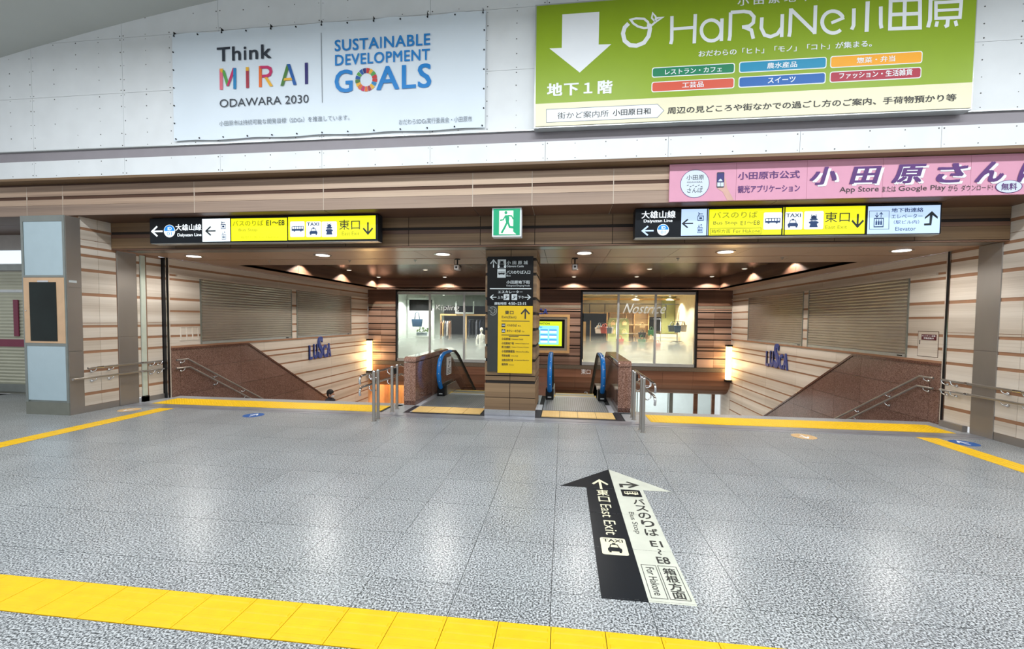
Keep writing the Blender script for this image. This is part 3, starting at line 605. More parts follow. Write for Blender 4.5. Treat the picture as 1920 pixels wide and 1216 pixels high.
class Print:
    """prints on a plane: (u, v, layer) -> world through fn; every print a thin mesh child of parent"""
    def __init__(s, parent, fn):
        s.p = parent; s.fn = fn; s.k = 0

    def put(s, name, mat, vs, fs, L):
        me = bpy.data.meshes.new(name)
        off = ORG[s.p.name]
        s.k += 1; L = L + 0.012 * (s.k % 40)
        w = [s.fn(v[0], v[1], L + (v[2] if len(v) > 2 else 0)) for v in vs]
        me.from_pydata([(a - off[0], b - off[1], c - off[2]) for a, b, c in w], [], fs)
        me.materials.append(MATS[mat]); me.update()
        return link(name, me, s.p)

    def text(s, mat, t, x0, y0, x1, y1, bold=0, sh=0, L=3):
        if (y1 - y0 > 0.155 or t in ('Kipling', '東口')) and 1 < len(t) <= 12 and ' ' not in t:
            full, _ = text_geo(t, bold); W = raw_w(t); n = None
            for i, ch in enumerate(t):
                a = raw_left(t, i); o = s.text(mat, ch, x0 + (x1 - x0) * a[0] / W, y0 + (y1 - y0) * a[2], x0 + (x1 - x0) * a[1] / W, y0 + (y1 - y0) * a[3], bold, sh, L); o.name = 'letter'
            return o
        g, fs = text_geo(t, bold)
        return s.put('lettering', mat, [(x0 + a * (x1 - x0) + sh * b * (y1 - y0), y0 + b * (y1 - y0), c) for a, b, c in g], fs, L)

    def poly(s, name, mat, pts, L=1):
        a = sum(pts[i][0] * pts[(i + 1) % len(pts)][1] - pts[(i + 1) % len(pts)][0] * pts[i][1] for i in range(len(pts)))
        if a < 0: pts = pts[::-1]
        return s.put(name, mat, pts, [tuple(range(len(pts)))], L)

    def rect(s, name, mat, x0, y0, x1, y1, r=0, L=1):
        if r <= 0: return s.poly(name, mat, [(x0, y0), (x1, y0), (x1, y1), (x0, y1)], L)
        pts = []
        for cx, cy, a0 in ((x1 - r, y0 + r, -90), (x1 - r, y1 - r, 0), (x0 + r, y1 - r, 90), (x0 + r, y0 + r, 180)):
            for k in range(5):
                q = math.radians(a0 + 22.5 * k); pts.append((cx + r * math.cos(q), cy + r * math.sin(q)))
        return s.poly(name, mat, pts, L)

    def disc(s, name, mat, x, y, rx, ry=None, L=1, n=32, a0=0, a1=360):
        ry = ry or rx
        pts = [(x + rx * math.cos(math.radians(a0 + (a1 - a0) * k / n)), y + ry * math.sin(math.radians(a0 + (a1 - a0) * k / n))) for k in range(n + (a1 - a0 < 360))]
        return s.poly(name, mat, pts, L)

    def stroke(s, name, mat, pts, w, L=1):
        vs, fs = ribbon(pts, w)
        return s.put(name, mat, vs, fs, L)

    def icon(s, kind, mat, x0, y0, x1, y1, L=2):
        """pictogram drawn in a unit square, one mesh"""
        polys = []
        def P(*p): polys.append(([tuple(q) for q in p], None))
        def Rr(a, b, c, d): P((a, b), (c, b), (c, d), (a, d))
        def S(w, *p):
            v, f = ribbon(list(p), w); polys.append((v, f))
        def O(x, y, r, n=14, sx=1): P(*[(x + sx * r * math.cos(2 * PI * k / n), y + r * math.sin(2 * PI * k / n)) for k in range(n)])
        if kind.startswith('arrow'):
            base = [((0.5, 0.02), (0.5, 0.93)), ((0.04, 0.50), (0.5, 0.96), (0.96, 0.50))]
            rot = {'arrow_up': lambda p: p, 'arrow_down': lambda p: (1 - p[0], 1 - p[1]), 'arrow_left': lambda p: (1 - p[1], p[0]), 'arrow_right': lambda p: (p[1], 1 - p[0])}[kind]
            for b_ in base: S(0.15, *[rot(q) for q in b_])
        elif kind == 'bus':
            P((0.02, 0.2), (0.98, 0.2), (0.98, 0.52), (0.02, 0.52)); P((0.06, 0.86), (0.1, 0.95), (0.98, 0.95), (0.98, 0.86))
            for x in (0.02, 0.22, 0.4, 0.58, 0.76, 0.93): Rr(x, 0.5, x + 0.05, 0.9)
            O(0.24, 0.16, 0.11, 14, 0.6); O(0.76, 0.16, 0.11, 14, 0.6)
        elif kind == 'taxi':
            S(0.07, (0.18, 0.52), (0.28, 0.84), (0.72, 0.84), (0.82, 0.52)); Rr(0.38, 0.86, 0.62, 0.99)
            P((0.02, 0.14), (0.98, 0.14), (0.98, 0.40), (0.84, 0.55), (0.16, 0.55), (0.02, 0.40))
            Rr(0.08, 0.0, 0.24, 0.15); Rr(0.76, 0.0, 0.92, 0.15)
        elif kind == 'castle':
            P((0.1, 0), (0.9, 0), (0.8, 0.3), (0.2, 0.3)); P((0.0, 0.38), (0.18, 0.48), (0.82, 0.48), (1.0, 0.38), (0.84, 0.28), (0.16, 0.28))
            for x in (0.22, 0.36, 0.5, 0.64): Rr(x, 0.46, x + 0.09, 0.6)
            P((0.08, 0.62), (0.3, 0.74), (0.7, 0.74), (0.92, 0.62), (0.8, 0.56), (0.2, 0.56)); P((0.2, 0.84), (0.5, 0.97), (0.8, 0.84), (0.74, 0.74), (0.26, 0.74)); Rr(0.24, 0.92, 0.34, 1.0); Rr(0.66, 0.92, 0.76, 1.0)
        elif kind == 'elevator':
            S(0.07, (0.06, 0.03), (0.06, 0.6), (0.94, 0.6), (0.94, 0.03), (0.06, 0.03))
            for x in (0.27, 0.5, 0.73): Rr(x - 0.08, 0.16, x + 0.08, 0.42); O(x, 0.48, 0.05, 8)
            S(0.06, (0.3, 1.0), (0.3, 0.68)); S(0.06, (0.14, 0.82), (0.3, 0.68), (0.46, 0.82)); S(0.06, (0.7, 0.66), (0.7, 0.98)); S(0.06, (0.54, 0.86), (0.7, 0.99), (0.86, 0.86))
        elif kind == 'locker':
            S(0.09, (0.05, 0.03), (0.05, 0.55), (0.95, 0.55), (0.95, 0.03), (0.05, 0.03)); Rr(0.28, 0.18, 0.72, 0.4)
            S(0.08, (0.1, 0.8), (0.85, 0.8)); S(0.08, (0.1, 0.98), (0.35, 0.8), (0.1, 0.62))
        elif kind == 'escalator':
            S(0.14, (0.0, 0.12), (0.3, 0.12), (0.72, 0.6), (1.0, 0.6)); O(0.42, 0.88, 0.1, 10); Rr(0.34, 0.42, 0.52, 0.76); S(0.08, (0.75, 0.95), (0.9, 0.8))
        elif kind == 'runner':
            O(0.42, 0.93, 0.075, 16)
            P((0.36, 0.82), (0.56, 0.82), (0.60, 0.70), (0.58, 0.48), (0.44, 0.46), (0.40, 0.62))
            S(0.065, (0.40, 0.79), (0.28, 0.62), (0.12, 0.60)); S(0.065, (0.54, 0.80), (0.72, 0.78), (0.80, 0.64))
            S(0.10, (0.48, 0.50), (0.36, 0.28), (0.20, 0.04)); S(0.10, (0.54, 0.50), (0.62, 0.30), (0.92, 0.27)); S(0.05, (0.88, 0.25), (0.86, 0.36))
        vs = []; fs = []
        for p, f in polys:
            o = len(vs)
            if f is None:
                a = sum(p[i][0] * p[(i + 1) % len(p)][1] - p[(i + 1) % len(p)][0] * p[i][1] for i in range(len(p)))
                if a < 0: p = p[::-1]
                f = [tuple(range(len(p)))]
            vs += [(a_[0], a_[1], .05 * len(fs) / 4) for a_ in p]; fs += [tuple(i + o for i in q) for q in f]
        nm = kind if kind.startswith('arrow') else 'pictogram'
        nm = 'arrow_mark' if nm.startswith('arrow') else nm
        return s.put(nm, mat, [(x0 + a * (x1 - x0), y0 + b * (y1 - y0), c) for a, b, c in vs], fs, L)

    def run(s, items):
        for it in items:
            k = it[0]
            if k == 'T': s.text(it[1], it[2], it[3], it[4], it[5], it[6], it[7], it[8], 3 + (it[9] if len(it) > 9 else 0))
            elif k == 'R': s.rect('colour_field', it[1], *it[2:6], it[6], 1 + it[7] * 0.6)
            elif k == 'G': s.poly('printed_shape', it[1], it[2], 1 + it[3] * 0.6)
            elif k == 'K': s.stroke('printed_line', it[1], it[3], it[2], 2 + it[4] * 0.3)
            elif k == 'D': s.disc('printed_disc', it[1], it[2], it[3], it[4], None, 1 + it[5] * 0.6)
            elif k == 'E': s.disc('printed_disc', it[1], it[2], it[3], it[4], it[5], 3 + it[6] * 0.5)
            elif k == 'I': s.icon(it[1], it[2], *it[3:7], 2 + it[7] * 0.4)
            elif k == 'J':
                x, y, r = it[1:4]
                s.disc('line_badge', 'e_white', x, y, r, None, 1); s.disc('line_badge', 'e_blue', x, y, r * 0.93, None, 1.5, 20, 0, 180)
                s.text('e_white', 'ID', x - r * 0.28, y + r * 0.12, x + r * 0.5 - r * 0.1, y + r * 0.66, 1); s.text('e_blue', '01', x - r * 0.42, y - r * 0.68, x + r * 0.4, y - r * 0.14, 0)
            elif k == 'W':
                x, y, r = it[1:4]
                cs = ['s_red', 's_yellow', 's_green', 's_red', 's_red', 's_cyan', 's_yellow', 's_maroon', 's_orange', 's_mag', 's_orange', 's_yellow', 's_green2', 's_blue', 's_green', 's_blue', 's_indigo']
                for i, c in enumerate(cs):
                    a0 = 90 - i * 360 / 17 - 1.6; a1 = a0 - 360 / 17 + 3.2
                    pts = [(x + q * math.cos(math.radians(a)), y + q * math.sin(math.radians(a))) for q, a in ((r, a0), (r, (a0 + a1) / 2), (r, a1), (r * 0.57, a1), (r * 0.57, (a0 + a1) / 2), (r * 0.57, a0))]
                    s.poly('wheel_segment', c, pts, 1)


def front(y):   # a plane facing the hall (towards -Y)
    return lambda u, v, L: (u, y - 0.0012 * L, v)

# ================================================================== THE SETTING
XL, XR = -8.46, 6.48        # side walls beside the opening
IL, IR = -8.33, 6.50        # side walls over the stairs
YW, YF, YH = 6.35, 6.55, 7.13   # white wall, wooden fascia, header beam

# ---- floor: a screed carrying granite slabs
floor = B('floor', 'grout', None, (-16, 12, -9, 7.2, -0.3, -0.010), (-16, XL - 0.9, 7.2, 8.0, -0.3, -0.010), (IL - 0.13, IR, 7.2, 8.38, -0.3, -0.010), (-3.17, 1.30, 8.38, 9.84, -0.3, -0.010))
tag(floor, kind='structure')
slab_cache = {}
far = MB()


def slab(x0, x1, y0, y1, mat='floor_granite', name='slab', par=None, z=0.0, th=0.010, gap=0.002):
    k = (round(x1 - x0, 3), round(y1 - y0, 3), mat, th)
    if k not in slab_cache:
        w, h = (x1 - x0) / 2 - gap, (y1 - y0) / 2 - gap
        me = MB().box(-w, w, -h, h, -th, 0).mesh(name); me.materials.append(MATS[mat]); slab_cache[k] = me
    par = par or floor
    o = bpy.data.objects.new(name, slab_cache[k]); COL.objects.link(o); o.parent = par
    g = ORG[par.name]
    o.location = ((x0 + x1) / 2 - g[0], (y0 + y1) / 2 - g[1], z - g[2]); ORG[o.name] = ORG[par.name]
    return o


rows = [(1.465, 2.065), (2.365, 2.67), (2.67, 3.27), (3.27, 3.87), (3.87, 4.47), (4.47, 5.07), (5.07, 5.67), (5.67, 6.27), (6.27, 6.87), (6.87, 7.2)]
PATHS = [(-7.57, -7.27), (5.40, 5.70)]
for y0, y1 in rows:
    for k in range(-23, 11):
        x0 = 0.549 + 0.6 * k; x1 = x0 + 0.6
        if x1 < -1.56 * y1 - 0.7 or x0 > 0.97 * y1 + 0.3 or x1 > XR + 0.6:
            if x1 < XR + 0.5: far.box(x0 + 0.002, x1 - 0.002, y0 + 0.002, y1 - 0.002, -0.01, 0)
            continue
        segs = [(x0, x1)]
        if y0 > 2.3:
            for a, b in PATHS:
                ns = []
                for s0, s1 in segs:
                    if s1 <= a or s0 >= b: ns.append((s0, s1))
                    else:
                        if s0 < a - 0.01: ns.append((s0, a))
                        if s1 > b + 0.01: ns.append((b, s1))
                segs = ns
        for s0, s1 in segs: slab(s0, s1, y0, y1)
for y0, y1 in ((7.2, 7.6), (7.6, 8.0)):
    for k in range(-21, -15):
        slab(0.549 + 0.6 * k, 1.149 + 0.6 * k, y0, y1)
for j in range(-17, 0):
    for k in range(-22, 18):
        x0 = 0.549 + 0.6 * k; y0 = 1.465 + 0.6 * j
        far.box(x0 + 0.002, x0 + 0.598, y0 + 0.002, y0 + 0.598, -0.01, 0)
far.build('slab_field', 'floor_granite', floor, 0, 'stuff')
# granite edging of the stair heads and around the escalator landings
for x in [IL - 0.13 + i * 0.9 for i in range(6)]:
    slab(x, min(x + 0.9, -3.17), 8.12, 8.38, 'plinth_granite', 'edging_stone')
for i in range(6):
    x = 1.35 + i * 0.9
    slab(x, min(x + 0.9, IR), 8.12, 8.38, 'plinth_granite', 'edging_stone')
for a, b, c, d in ((IL - 0.13, -8.13, 7.53, 8.12), (-3.33, -2.78, 7.53, 8.25), (1.10, 1.53, 7.53, 8.12), (6.23, IR, 7.53, 8.12), (-3.17, -2.78, 8.25, 9.84), (0.98, 1.30, 8.25, 9.84), (-1.50, -0.46, 8.05, 9.84)):
    slab(a, b, c, d, 'plinth_granite', 'edging_stone')

# ---- stainless threshold with shutter grooves
th = B('threshold', 'threshold_steel', None, (IL - 0.1, IR, 7.20, 7.30, -0.01, 0.004), (IL - 0.1, IR, 7.315, 7.40, -0.01, 0.006), (IL - 0.1, IR, 7.415, 7.525, -0.01, 0.003))
tag(th, 'long grooved stainless threshold strip set in the floor under the header', 'threshold')

# ---- tactile tiles
MB0 = MB().box(-0.148, 0.148, -0.148, 0.148, -0.01, 0.002)
for k in range(4):
    y = -0.1125 + 0.075 * k
    MB0.add([(-0.135, y - 0.017, 0.002), (0.135, y - 0.017, 0.002), (0.135, y + 0.017, 0.002), (-0.135, y + 0.017, 0.002), (-0.13, y - 0.010, 0.0065), (0.13, y - 0.010, 0.0065), (0.13, y + 0.010, 0.0065), (-0.13, y + 0.010, 0.0065)],
            [(4, 5, 6, 7), (0, 1, 5, 4), (1, 2, 6, 5), (2, 3, 7, 6), (3, 0, 4, 7)])
me_bar = MB0.mesh('guide_tile'); me_bar.materials.append(MATS['tactile'])


def dot_mesh(w, h, nx, ny, mat, name='dotted_tile', r=0.011, top=0.005):
    m = MB().box(-w / 2 + .0015, w / 2 - .0015, -h / 2 + .0015, h / 2 - .0015, -0.01, 0.002)
    for i in range(nx):
        for j in range(ny):
            cx = -w / 2 + w * (i + 0.5) / nx; cy = -h / 2 + h * (j + 0.5) / ny
            vs = []
            for rr, z in ((r, 0.002), (r * 0.6, 0.002 + top)):
                for q in range(6): vs.append((cx + rr * math.cos(q * PI / 3), cy + rr * math.sin(q * PI / 3), z))
            m.add(vs, [(6, 7, 8, 9, 10, 11)] + [(q, (q + 1) % 6, 6 + (q + 1) % 6, 6 + q) for q in range(6)])
    me = m.mesh(name); me.materials.append(MATS[mat]); return me


def tiles(root, name, me, spots, rot=0):
    g = ORG[root.name]
    for x, y in spots:
        o = bpy.data.objects.new(name, me); COL.objects.link(o); o.parent = root
        o.location = (x - g[0], y - g[1], 0 - g[2] + random.uniform(0, 0.0006)); o.rotation_euler = (0, 0, rot); ORG[o.name] = g


t = thing('tactile_path', (0, 2.215, 0), 'yellow bar-ribbed guide path crossing the floor in the foreground', 'tactile paving')
tiles(t, 'guide_tile', me_bar, [(-0.193 + 0.3 * k, 2.215) for k in range(-18, 15)])
for (a, b), lab in zip(PATHS, ('narrow yellow guide path running out of the left stair head', 'narrow yellow guide path running out of the right stair head')):
    t = thing('tactile_path', ((a + b) / 2, 5, 0), lab, 'tactile paving')
    tiles(t, 'guide_tile', me_bar, [((a + b) / 2, 7.04 - 0.3 * k) for k in range(16)], PI / 2)
me_dot = dot_mesh(0.295, 0.285, 5, 5, 'tactile_stair')
for x0, n, lab in ((-8.12, 16, 'yellow dotted warning strip across the head of the left stairs'), (1.53, 16, 'yellow dotted warning strip across the head of the right stairs')):
    t = thing('warning_strip', (x0 + n * 0.1475, 7.83, 0), lab, 'tactile paving')
    tiles(t, 'dotted_tile', me_dot, [(x0 + 0.1475 + 0.295 * i, 7.69 + 0.285 * j) for i in range(n) for j in range(2)])

# ---- front facade: white screwed boards, grey band, vault
vault_z = lambda x: 7.2 - 0.0082 * (x - 2) ** 2
wf = B('wall_front', 'grey_band', None, (-16, 12, YW + 0.03, YW + 0.12, 4.06, 7.6))
tag(wf, kind='structure')
jx = [-0.30 + 1.735 * k for k in range(-8, 7)]
for i in range(len(jx) - 1):
    a, b = jx[i] + 0.0025, jx[i + 1] - 0.0025
    for z0, z1 in ((4.06, 4.34), (4.515, 5.388), (5.392, 6.268), (6.272, 7.45)):
        p = B('wall_panel', 'white_panel', wf, (a, b, YW, YW + 0.035, z0, z1))
        sc = MB()
        zs = [z0 + 0.035] + ([z0 + (z1 - z0) * q / 4 for q in (1, 2, 3)] if z1 - z0 > 0.5 else []) + [z1 - 0.035]
        for cx in (a + 0.03, a + (b - a) * 0.25, a + (b - a) * 0.5, a + (b - a) * 0.75, b - 0.03):
            for z in zs:
                if z > 6.9 or random.random() < 0.12: continue
                r = random.choice((0.006, 0.008, 0.010))
                sc.cyl((cx + random.uniform(-.004, .004), YW - 0.002, z + random.uniform(-.01, .01)), r, 0.003, 6, 'y')
        if sc.v: sc.build('screws', 'screw', p, 0, 'stuff')
B('band_trim', 'alu', wf, (-16, 12, YW - 0.004, YW + 0.03, 4.505, 4.518))
B('underside', 'header_plank', wf, (-16, 12, YW + 0.001, YF + 0.05, 4.02, 4.06))

m = MB(); nx = 28
for j, y in enumerate((YW + 0.1, -9.0)):
    for i in range(nx + 1):
        x = -14 + 28 * i / nx; m.v.append((x, y, vault_z(x)))
for i in range(nx):
    m.f.append((i, nx + 1 + i, nx + 2 + i, i + 1)); m.sm.append(True)
tag(m.build('ceiling', 'vault_paint', None), kind='structure')

# ---- wooden fascia under the white wall
fa = B('wall_fascia', 'groove', None, (-15, 10, YF + 0.012, YF + 0.06, 3.475, 4.02))
tag(fa, kind='structure')
fj = [-15, -13.1, -11.2, -9.44, -8.71, -6.17, -3.87, -1.42, -0.5, 0.71, 3.0, 5.3, 7.6, 10]
for a, b in zip(fj, fj[1:]):
    B('fascia_joint', 'light_joint', fa, (b - 0.006, b + 0.006, YF + 0.002, YF + 0.013, 3.475, 3.99))
    for z0, z1, mt in ((3.81, 3.99, 'fascia_plank'), (3.657, 3.755, 'fascia_plank'), (3.475, 3.653, 'fascia_low')):
        B('plank', mt, fa, (a + 0.006, b - 0.006, YF, YF + 0.013, z0, z1))
so = B('ceiling_porch', 'light_joint', None, (-15, 10, YF + 0.02, YH + 0.05, 3.482, 3.52), (-15, XL - 0.1, YH, 8.6, 3.482, 3.52))
tag(so, kind='structure')
for a, b in zip(fj, fj[1:]):
    B('panel', 'dark_wood', so, (a + 0.006, b - 0.006, YF + 0.004, YH + 0.02, 3.47, 3.484))
B('panel', 'dark_wood', so, (-15, XL - 0.1, YH + 0.03, 8.6, 3.47, 3.484))

# ---- header beam
hd = B('wall_header', 'groove_dark', None, (XL, XR, YH + 0.012, YH + 0.10, 2.985, 3.47))
tag(hd, kind='structure')
hj = [XL, -7.11, -6.0, -4.89, -3.8, -2.66, -1.41, -0.49, 0.77, 1.9, 3.0, 4.1, 5.21, XR]
for a, b in zip(hj, hj[1:]):
    for z0, z1, mt in ((3.30, 3.468, 'header_plank'), (3.19, 3.252, 'dark_wood'), (2.992, 3.187, 'header_plank')):
        B('plank', mt, hd, (a + 0.005, b - 0.005, YH, YH + 0.013, z0, z1))
B('lower_rail', 'dark_wood', hd, (XL, XR, YH + 0.004, YH + 0.09, 2.965, 2.983))

# ---- side walls
GF = [(0.33, .055), (0.74, .05), (1.08, .05), (1.31, .05), (1.60, .008), (1.57 - .03 + .0, .045), (2.11, .055), (2.54, .055), (2.80, .05), (2.95, .045), (3.08, .008), (3.27, .05)]


def bands(gr, lo, hi):
    gr = sorted(gr); out = []; z = lo
    for c, w in gr:
        if c - w / 2 <= lo: z = max(z, c + w / 2); continue
        if c - w / 2 >= hi: break
        if c - w / 2 - z > 0.012: out.append((z, c - w / 2))
        z = c + w / 2
    if hi - z > 0.012: out.append((z, hi))
    return out


def side_planks(par, s, xf, segs, gr, lo, hi, mat='beige_plank', th=0.010):
    """s=-1: wall on the left (visible face towards +X); s=1: on the right"""
    for y0, y1 in segs:
        for z0, z1 in bands(gr, lo, hi):
            B('plank', mat, par, (xf, xf + s * th, y0 + 0.003, y1 - 0.003, z0, z1))


for s, xf, xi, nm in ((-1, XL, IL, 'wall_left'), (1, XR, IR, 'wall_right')):
    ys = 6.60 if s < 0 else 6.10
    w = B(nm, 'groove_warm', None, (xf + s * 0.007, xf + s * 0.25, ys, 8.08, 0.10, 3.47), (xi + s * 0.007, xi + s * 0.3, 8.16, 17.5, -3.4, 2.97))
    tag(w, kind='structure')
    if s < 0: segs = [(6.60, 6.90), (6.90, 7.21)]
    else: segs = [(6.10, 6.90), (6.90, 7.25)]
    side_planks(w, s, xf, segs, GF, 0.12, 3.47)
    B('baseboard', 'jamb_steel', w, (xf - s * 0.004, xf + s * 0.02, ys, 7.21, 0, 0.115))
    # broad stainless jamb
    B('jamb', 'jamb_steel', w, (xf - s * 0.012, xf + s * 0.05, 7.22, 7.59, 0.0, 1.33), (xf - s * 0.012, xf + s * 0.05, 7.22, 7.59, 1.333, 2.965), bevel=0.004)
    if s < 0:
        B('backing', 'groove_warm', w, (xf - 0.1, xf + 0.044, 7.762, 8.08, 0.10, 2.97)); side_planks(w, s, xf + 0.05, [(7.76, 8.08)], GF, 0.10, 2.96); side_planks(w, s, xf, [(7.60, 7.66)], GF, 0.10, 2.96)
    else: side_planks(w, s, xf, [(7.60, 8.08)], GF, 0.10, 2.96)
    B('baseboard', 'jamb_steel', w, (xf - s * 0.06, xf + s * 0.02, 7.66, 8.09, 0, 0.10))
    if s < 0:
        B('guide_strip', 'pale_strip', w, (xf, xf + 0.03, 7.665, 7.755, 0.10, 2.95))
        B('guide_foot', 'dark_post', w, (xf - 0.01, xf + 0.06, 7.66, 7.76, 0, 0.12))
    # slim dark post at the stair head
    B('slim_post', 'dark_post', w, (xi - s * 0.02, xi + s * 0.10, 8.09, 8.15, 0, 2.97), bevel=0.006)
    B('slim_post_edge', 'bright_steel', w, (xi - s * 0.024, xi - s * 0.01, 8.085, 8.095, 0, 2.97))
    B('corner_strip', 'beige_plank', w, (xi, xi + s * 0.02, 8.155, 8.19, 0.0, 2.96))
    ylist = [8.19, 8.95, 9.30, 11.06, 12.3, 12.54, 12.81, 14.57, 16.02, 16.33, 17.5]
    GI = [(2.11, .055), (1.85, .04), (1.54, .05), (1.31, .05), (2.53, .05)]
    side_planks(w, s, xi, [(8.19, 8.95), (12.30, 12.54), (16.02, 17.5)], GI, 1.10, 2.60)
    side_planks(w, s, xi, [(8.19, 9.95), (9.95, 11.7), (11.7, 13.45), (13.45, 15.2), (15.2, 17.5)], [(2.80, .05)], 2.64, 2.96)
    B('ledge', 'beige_plank', w, (xi - s * 0.03, xi + s * 0.02, 8.35, 17.5, 2.60, 2.64))
    GL = [(0.79, .045), (0.64, .045), (0.36, .045), (-0.04, .05), (-0.36, .045), (-0.62, .045), (-0.95, .05), (-1.30, .045), (-1.66, .05), (-2.1, .045), (-2.6, .045)]
    side_planks(w, s, xi, [(9.3, 11.06), (11.06, 12.81), (12.81, 14.57), (14.57, 16.33), (16.33, 17.5)], GL, -3.3, 1.05)
    B('sill_rail', 'groove_warm', w, (xi - s * 0.012, xi + s * 0.02, 8.19, 17.5, 1.055, 1.10))
    # granite wainscot that follows the stairs: slabs clipped by its sloping top
    def clip(poly, f):
        out = []
        for i in range(len(poly)):
            p, q = poly[i], poly[(i + 1) % len(poly)]
            fp, fq = f(p), f(q)
            if fp >= 0: out.append(p)
            if (fp >= 0) != (fq >= 0):
                tt = fp / (fp - fq); out.append((p[0] + (q[0] - p[0]) * tt, p[1] + (q[1] - p[1]) * tt))
        return out
    topf = lambda y: 1.01 if y < 10.40 else 1.01 - 0.56 * (y - 10.40)
    yj = [8.19, 8.39] + [8.39 + 0.885 * k for k in range(1, 9)]
    zj = [1.2, 0.58, 0.02, -0.54, -1.10, -1.66, -2.22, -2.78, -3.3]
    for y0, y1 in zip(yj, yj[1:]):
        for z1, z0 in zip(zj, zj[1:]):
            po = [(y0 + .003, z0 + .003), (y1 - .003, z0 + .003), (y1 - .003, z1 - .003), (y0 + .003, z1 - .003)]
            po = clip(po, lambda p: 1.01 - p[1]); po = clip(po, lambda p: 1.01 - 0.56 * (p[0] - 10.40) - p[1]) if po else po
            po = clip(po, lambda p: p[1] - (-0.56 * (p[0] - 8.38) - 0.45)) if po else po
            if len(po) >= 3:
                MB().prism(po, 'x', xi - s * 0.022, xi + s * 0.005).build('granite_slab', 'brown_granite', w)
    MB().prism([(8.19, 1.012), (10.42, 1.012), (17.4, 1.012 - 0.56 * 6.98), (17.4, 1.06 - 0.56 * 6.98), (10.44, 1.06), (8.19, 1.06)], 'x', xi - s * 0.035, xi + s * 0.005).build('granite_coping', 'brown_granite_dark', w, 0.004)
    # roller shutters in the wall, two to a side
    for (y0, y1), side in zip(((8.95, 12.30), (12.54, 16.02)), ('larger grey', 'far grey')):
        wall = 'left' if s < 0 else 'right'
        which = 'near' if y0 < 9 else 'far'
        r = thing('roller_shutter', (xi, (y0 + y1) / 2, 1.10), '%s roller shutter in the %s stair wall, %s' % ('wide closed' if which == 'near' else 'closed', wall, 'the one nearer the stair head' if which == 'near' else 'the one beside the shop windows'), 'shutter', 'closed shutters over the stairs')
        cur = MB(); n = 22; zz = [1.16 + (2.60 - 1.16) * q / n for q in range(n + 1)]
        vs = []
        for z in zz[:-1]:
            h = (2.60 - 1.16) / n
            for dz, dx in ((0, .011), (h * .12, .0), (h * .5, -.003), (h * .86, .0), (h * .93, .011)):
                vs.append((dx, z + dz))
        prof = [(y0 + 0.03, y1 - 0.03)]
        V = []
        for dx, z in vs:
            for y in (y0 + .03, y1 - .03): V.append((xi + s * (-0.005 + dx), y, z))
        F = [(2 * q, 2 * q + 1, 2 * q + 3, 2 * q + 2) if s < 0 else (2 * q + 1, 2 * q, 2 * q + 2, 2 * q + 3) for q in range(len(vs) - 1)]
        cur.add(V, F); cur.build('slat_curtain', 'shutter', r)
        B('bottom_bar', 'alu', r, (xi - s * 0.010, xi + s * 0.012, y0 + .03, y1 - .03, 1.10, 1.16), bevel=0.003)
        B('handle', 'black', r, (xi - s * 0.018, xi - s * 0.010, y1 - 0.3 if s < 0 else y0 + 0.1, y1 - 0.18 if s < 0 else y0 + 0.22, 1.12, 1.14))
        B('guide_rail', 'frame_grey', r, (xi - s * .014, xi + s * .02, y0, y0 + .03, 1.10, 2.60)); B('guide_rail', 'frame_grey', r, (xi - s * .014, xi + s * .02, y1 - .03, y1, 1.10, 2.60))

# small items on the stair walls
for s, xi in ((-1, IL), (1, IR)):
    pass
ac = thing('access_panel', (IR, 8.5, 1.18), 'flush beige access panel with keyhole below the maroon plate', 'panel')
B('door', 'beige_plank', ac, (IR - 0.004, IR + 0.012, 8.28, 8.70, 1.16, 1.60)); B('edge', 'groove', ac, (IR - 0.002, IR, 8.27, 8.71, 1.15, 1.61)); B('latch', 'black', ac, (IR - 0.008, IR - 0.003, 8.655, 8.665, 1.37, 1.45))
pl = thing('name_plate', (IR, 8.46, 1.45), 'small maroon plate with two lines of white characters', 'plate')
B('plate', 'maroon_plate', pl, (IR - 0.012, IR - 0.006, 8.31, 8.62, 1.455, 1.555))
pr = Print(pl, lambda u, v, L: (IR - 0.012 - 0.0008 * L, -u, v))
pr.text('white', 'ドレンチャー設備', -8.605, 1.512, -8.325, 1.542, 1); pr.text('white', '手動起動弁', -8.57, 1.470, -8.35, 1.500, 1)
ic = thing('relief_frame', (IL, 8.65, 1.22), 'three faint beige upright frames on the left stair wall', 'frame')
for i in range(4): B('bar', 'beige_plank', ic, (IL, IL + 0.01, 8.42 + i * 0.15, 8.445 + i * 0.15, 1.22, 1.50))
B('cross_bar', 'beige_plank', ic, (IL, IL + 0.01, 8.40, 8.92, 1.50, 1.515), (IL, IL + 0.01, 8.40, 8.92, 1.205, 1.22))
for s, xi, side in ((-1, IL, 'left'), (1, IR, 'right')):
    t = thing('wall_lettering', (xi, 13.8, 0.36), 'raised blue shop lettering on the %s stair wall' % side, 'sign', 'blue lettering on the stair walls')
    t['label'] = 'raised blue shop lettering on the %s stair wall' % side
    fn = (lambda u, v, L: (IL + 0.035 + .0008 * L, u, v)) if s < 0 else (lambda u, v, L: (IR - 0.035 - .0008 * L, -u, v))
    pr = Print(t, fn); a = 13.15 if s < 0 else -14.55
    for ch, u0, u1, z0, z1 in (('L', 0.0, 0.2, 0.36, 0.83), ('U', 0.26, 0.5, 0.36, 0.86), ('S', 0.52, 0.82, 0.36, 1.10), ('C', 0.84, 1.06, 0.36, 0.80), ('A', 1.08, 1.34, 0.36, 0.84)):
        o = pr.text('lusca_blue', ch, a + u0, z0, a + u1, z1, 2); o.name = 'letter'
        so_ = o.modifiers.new('solid', 'SOLIDIFY'); so_.thickness = 0.03; so_.offset = -1

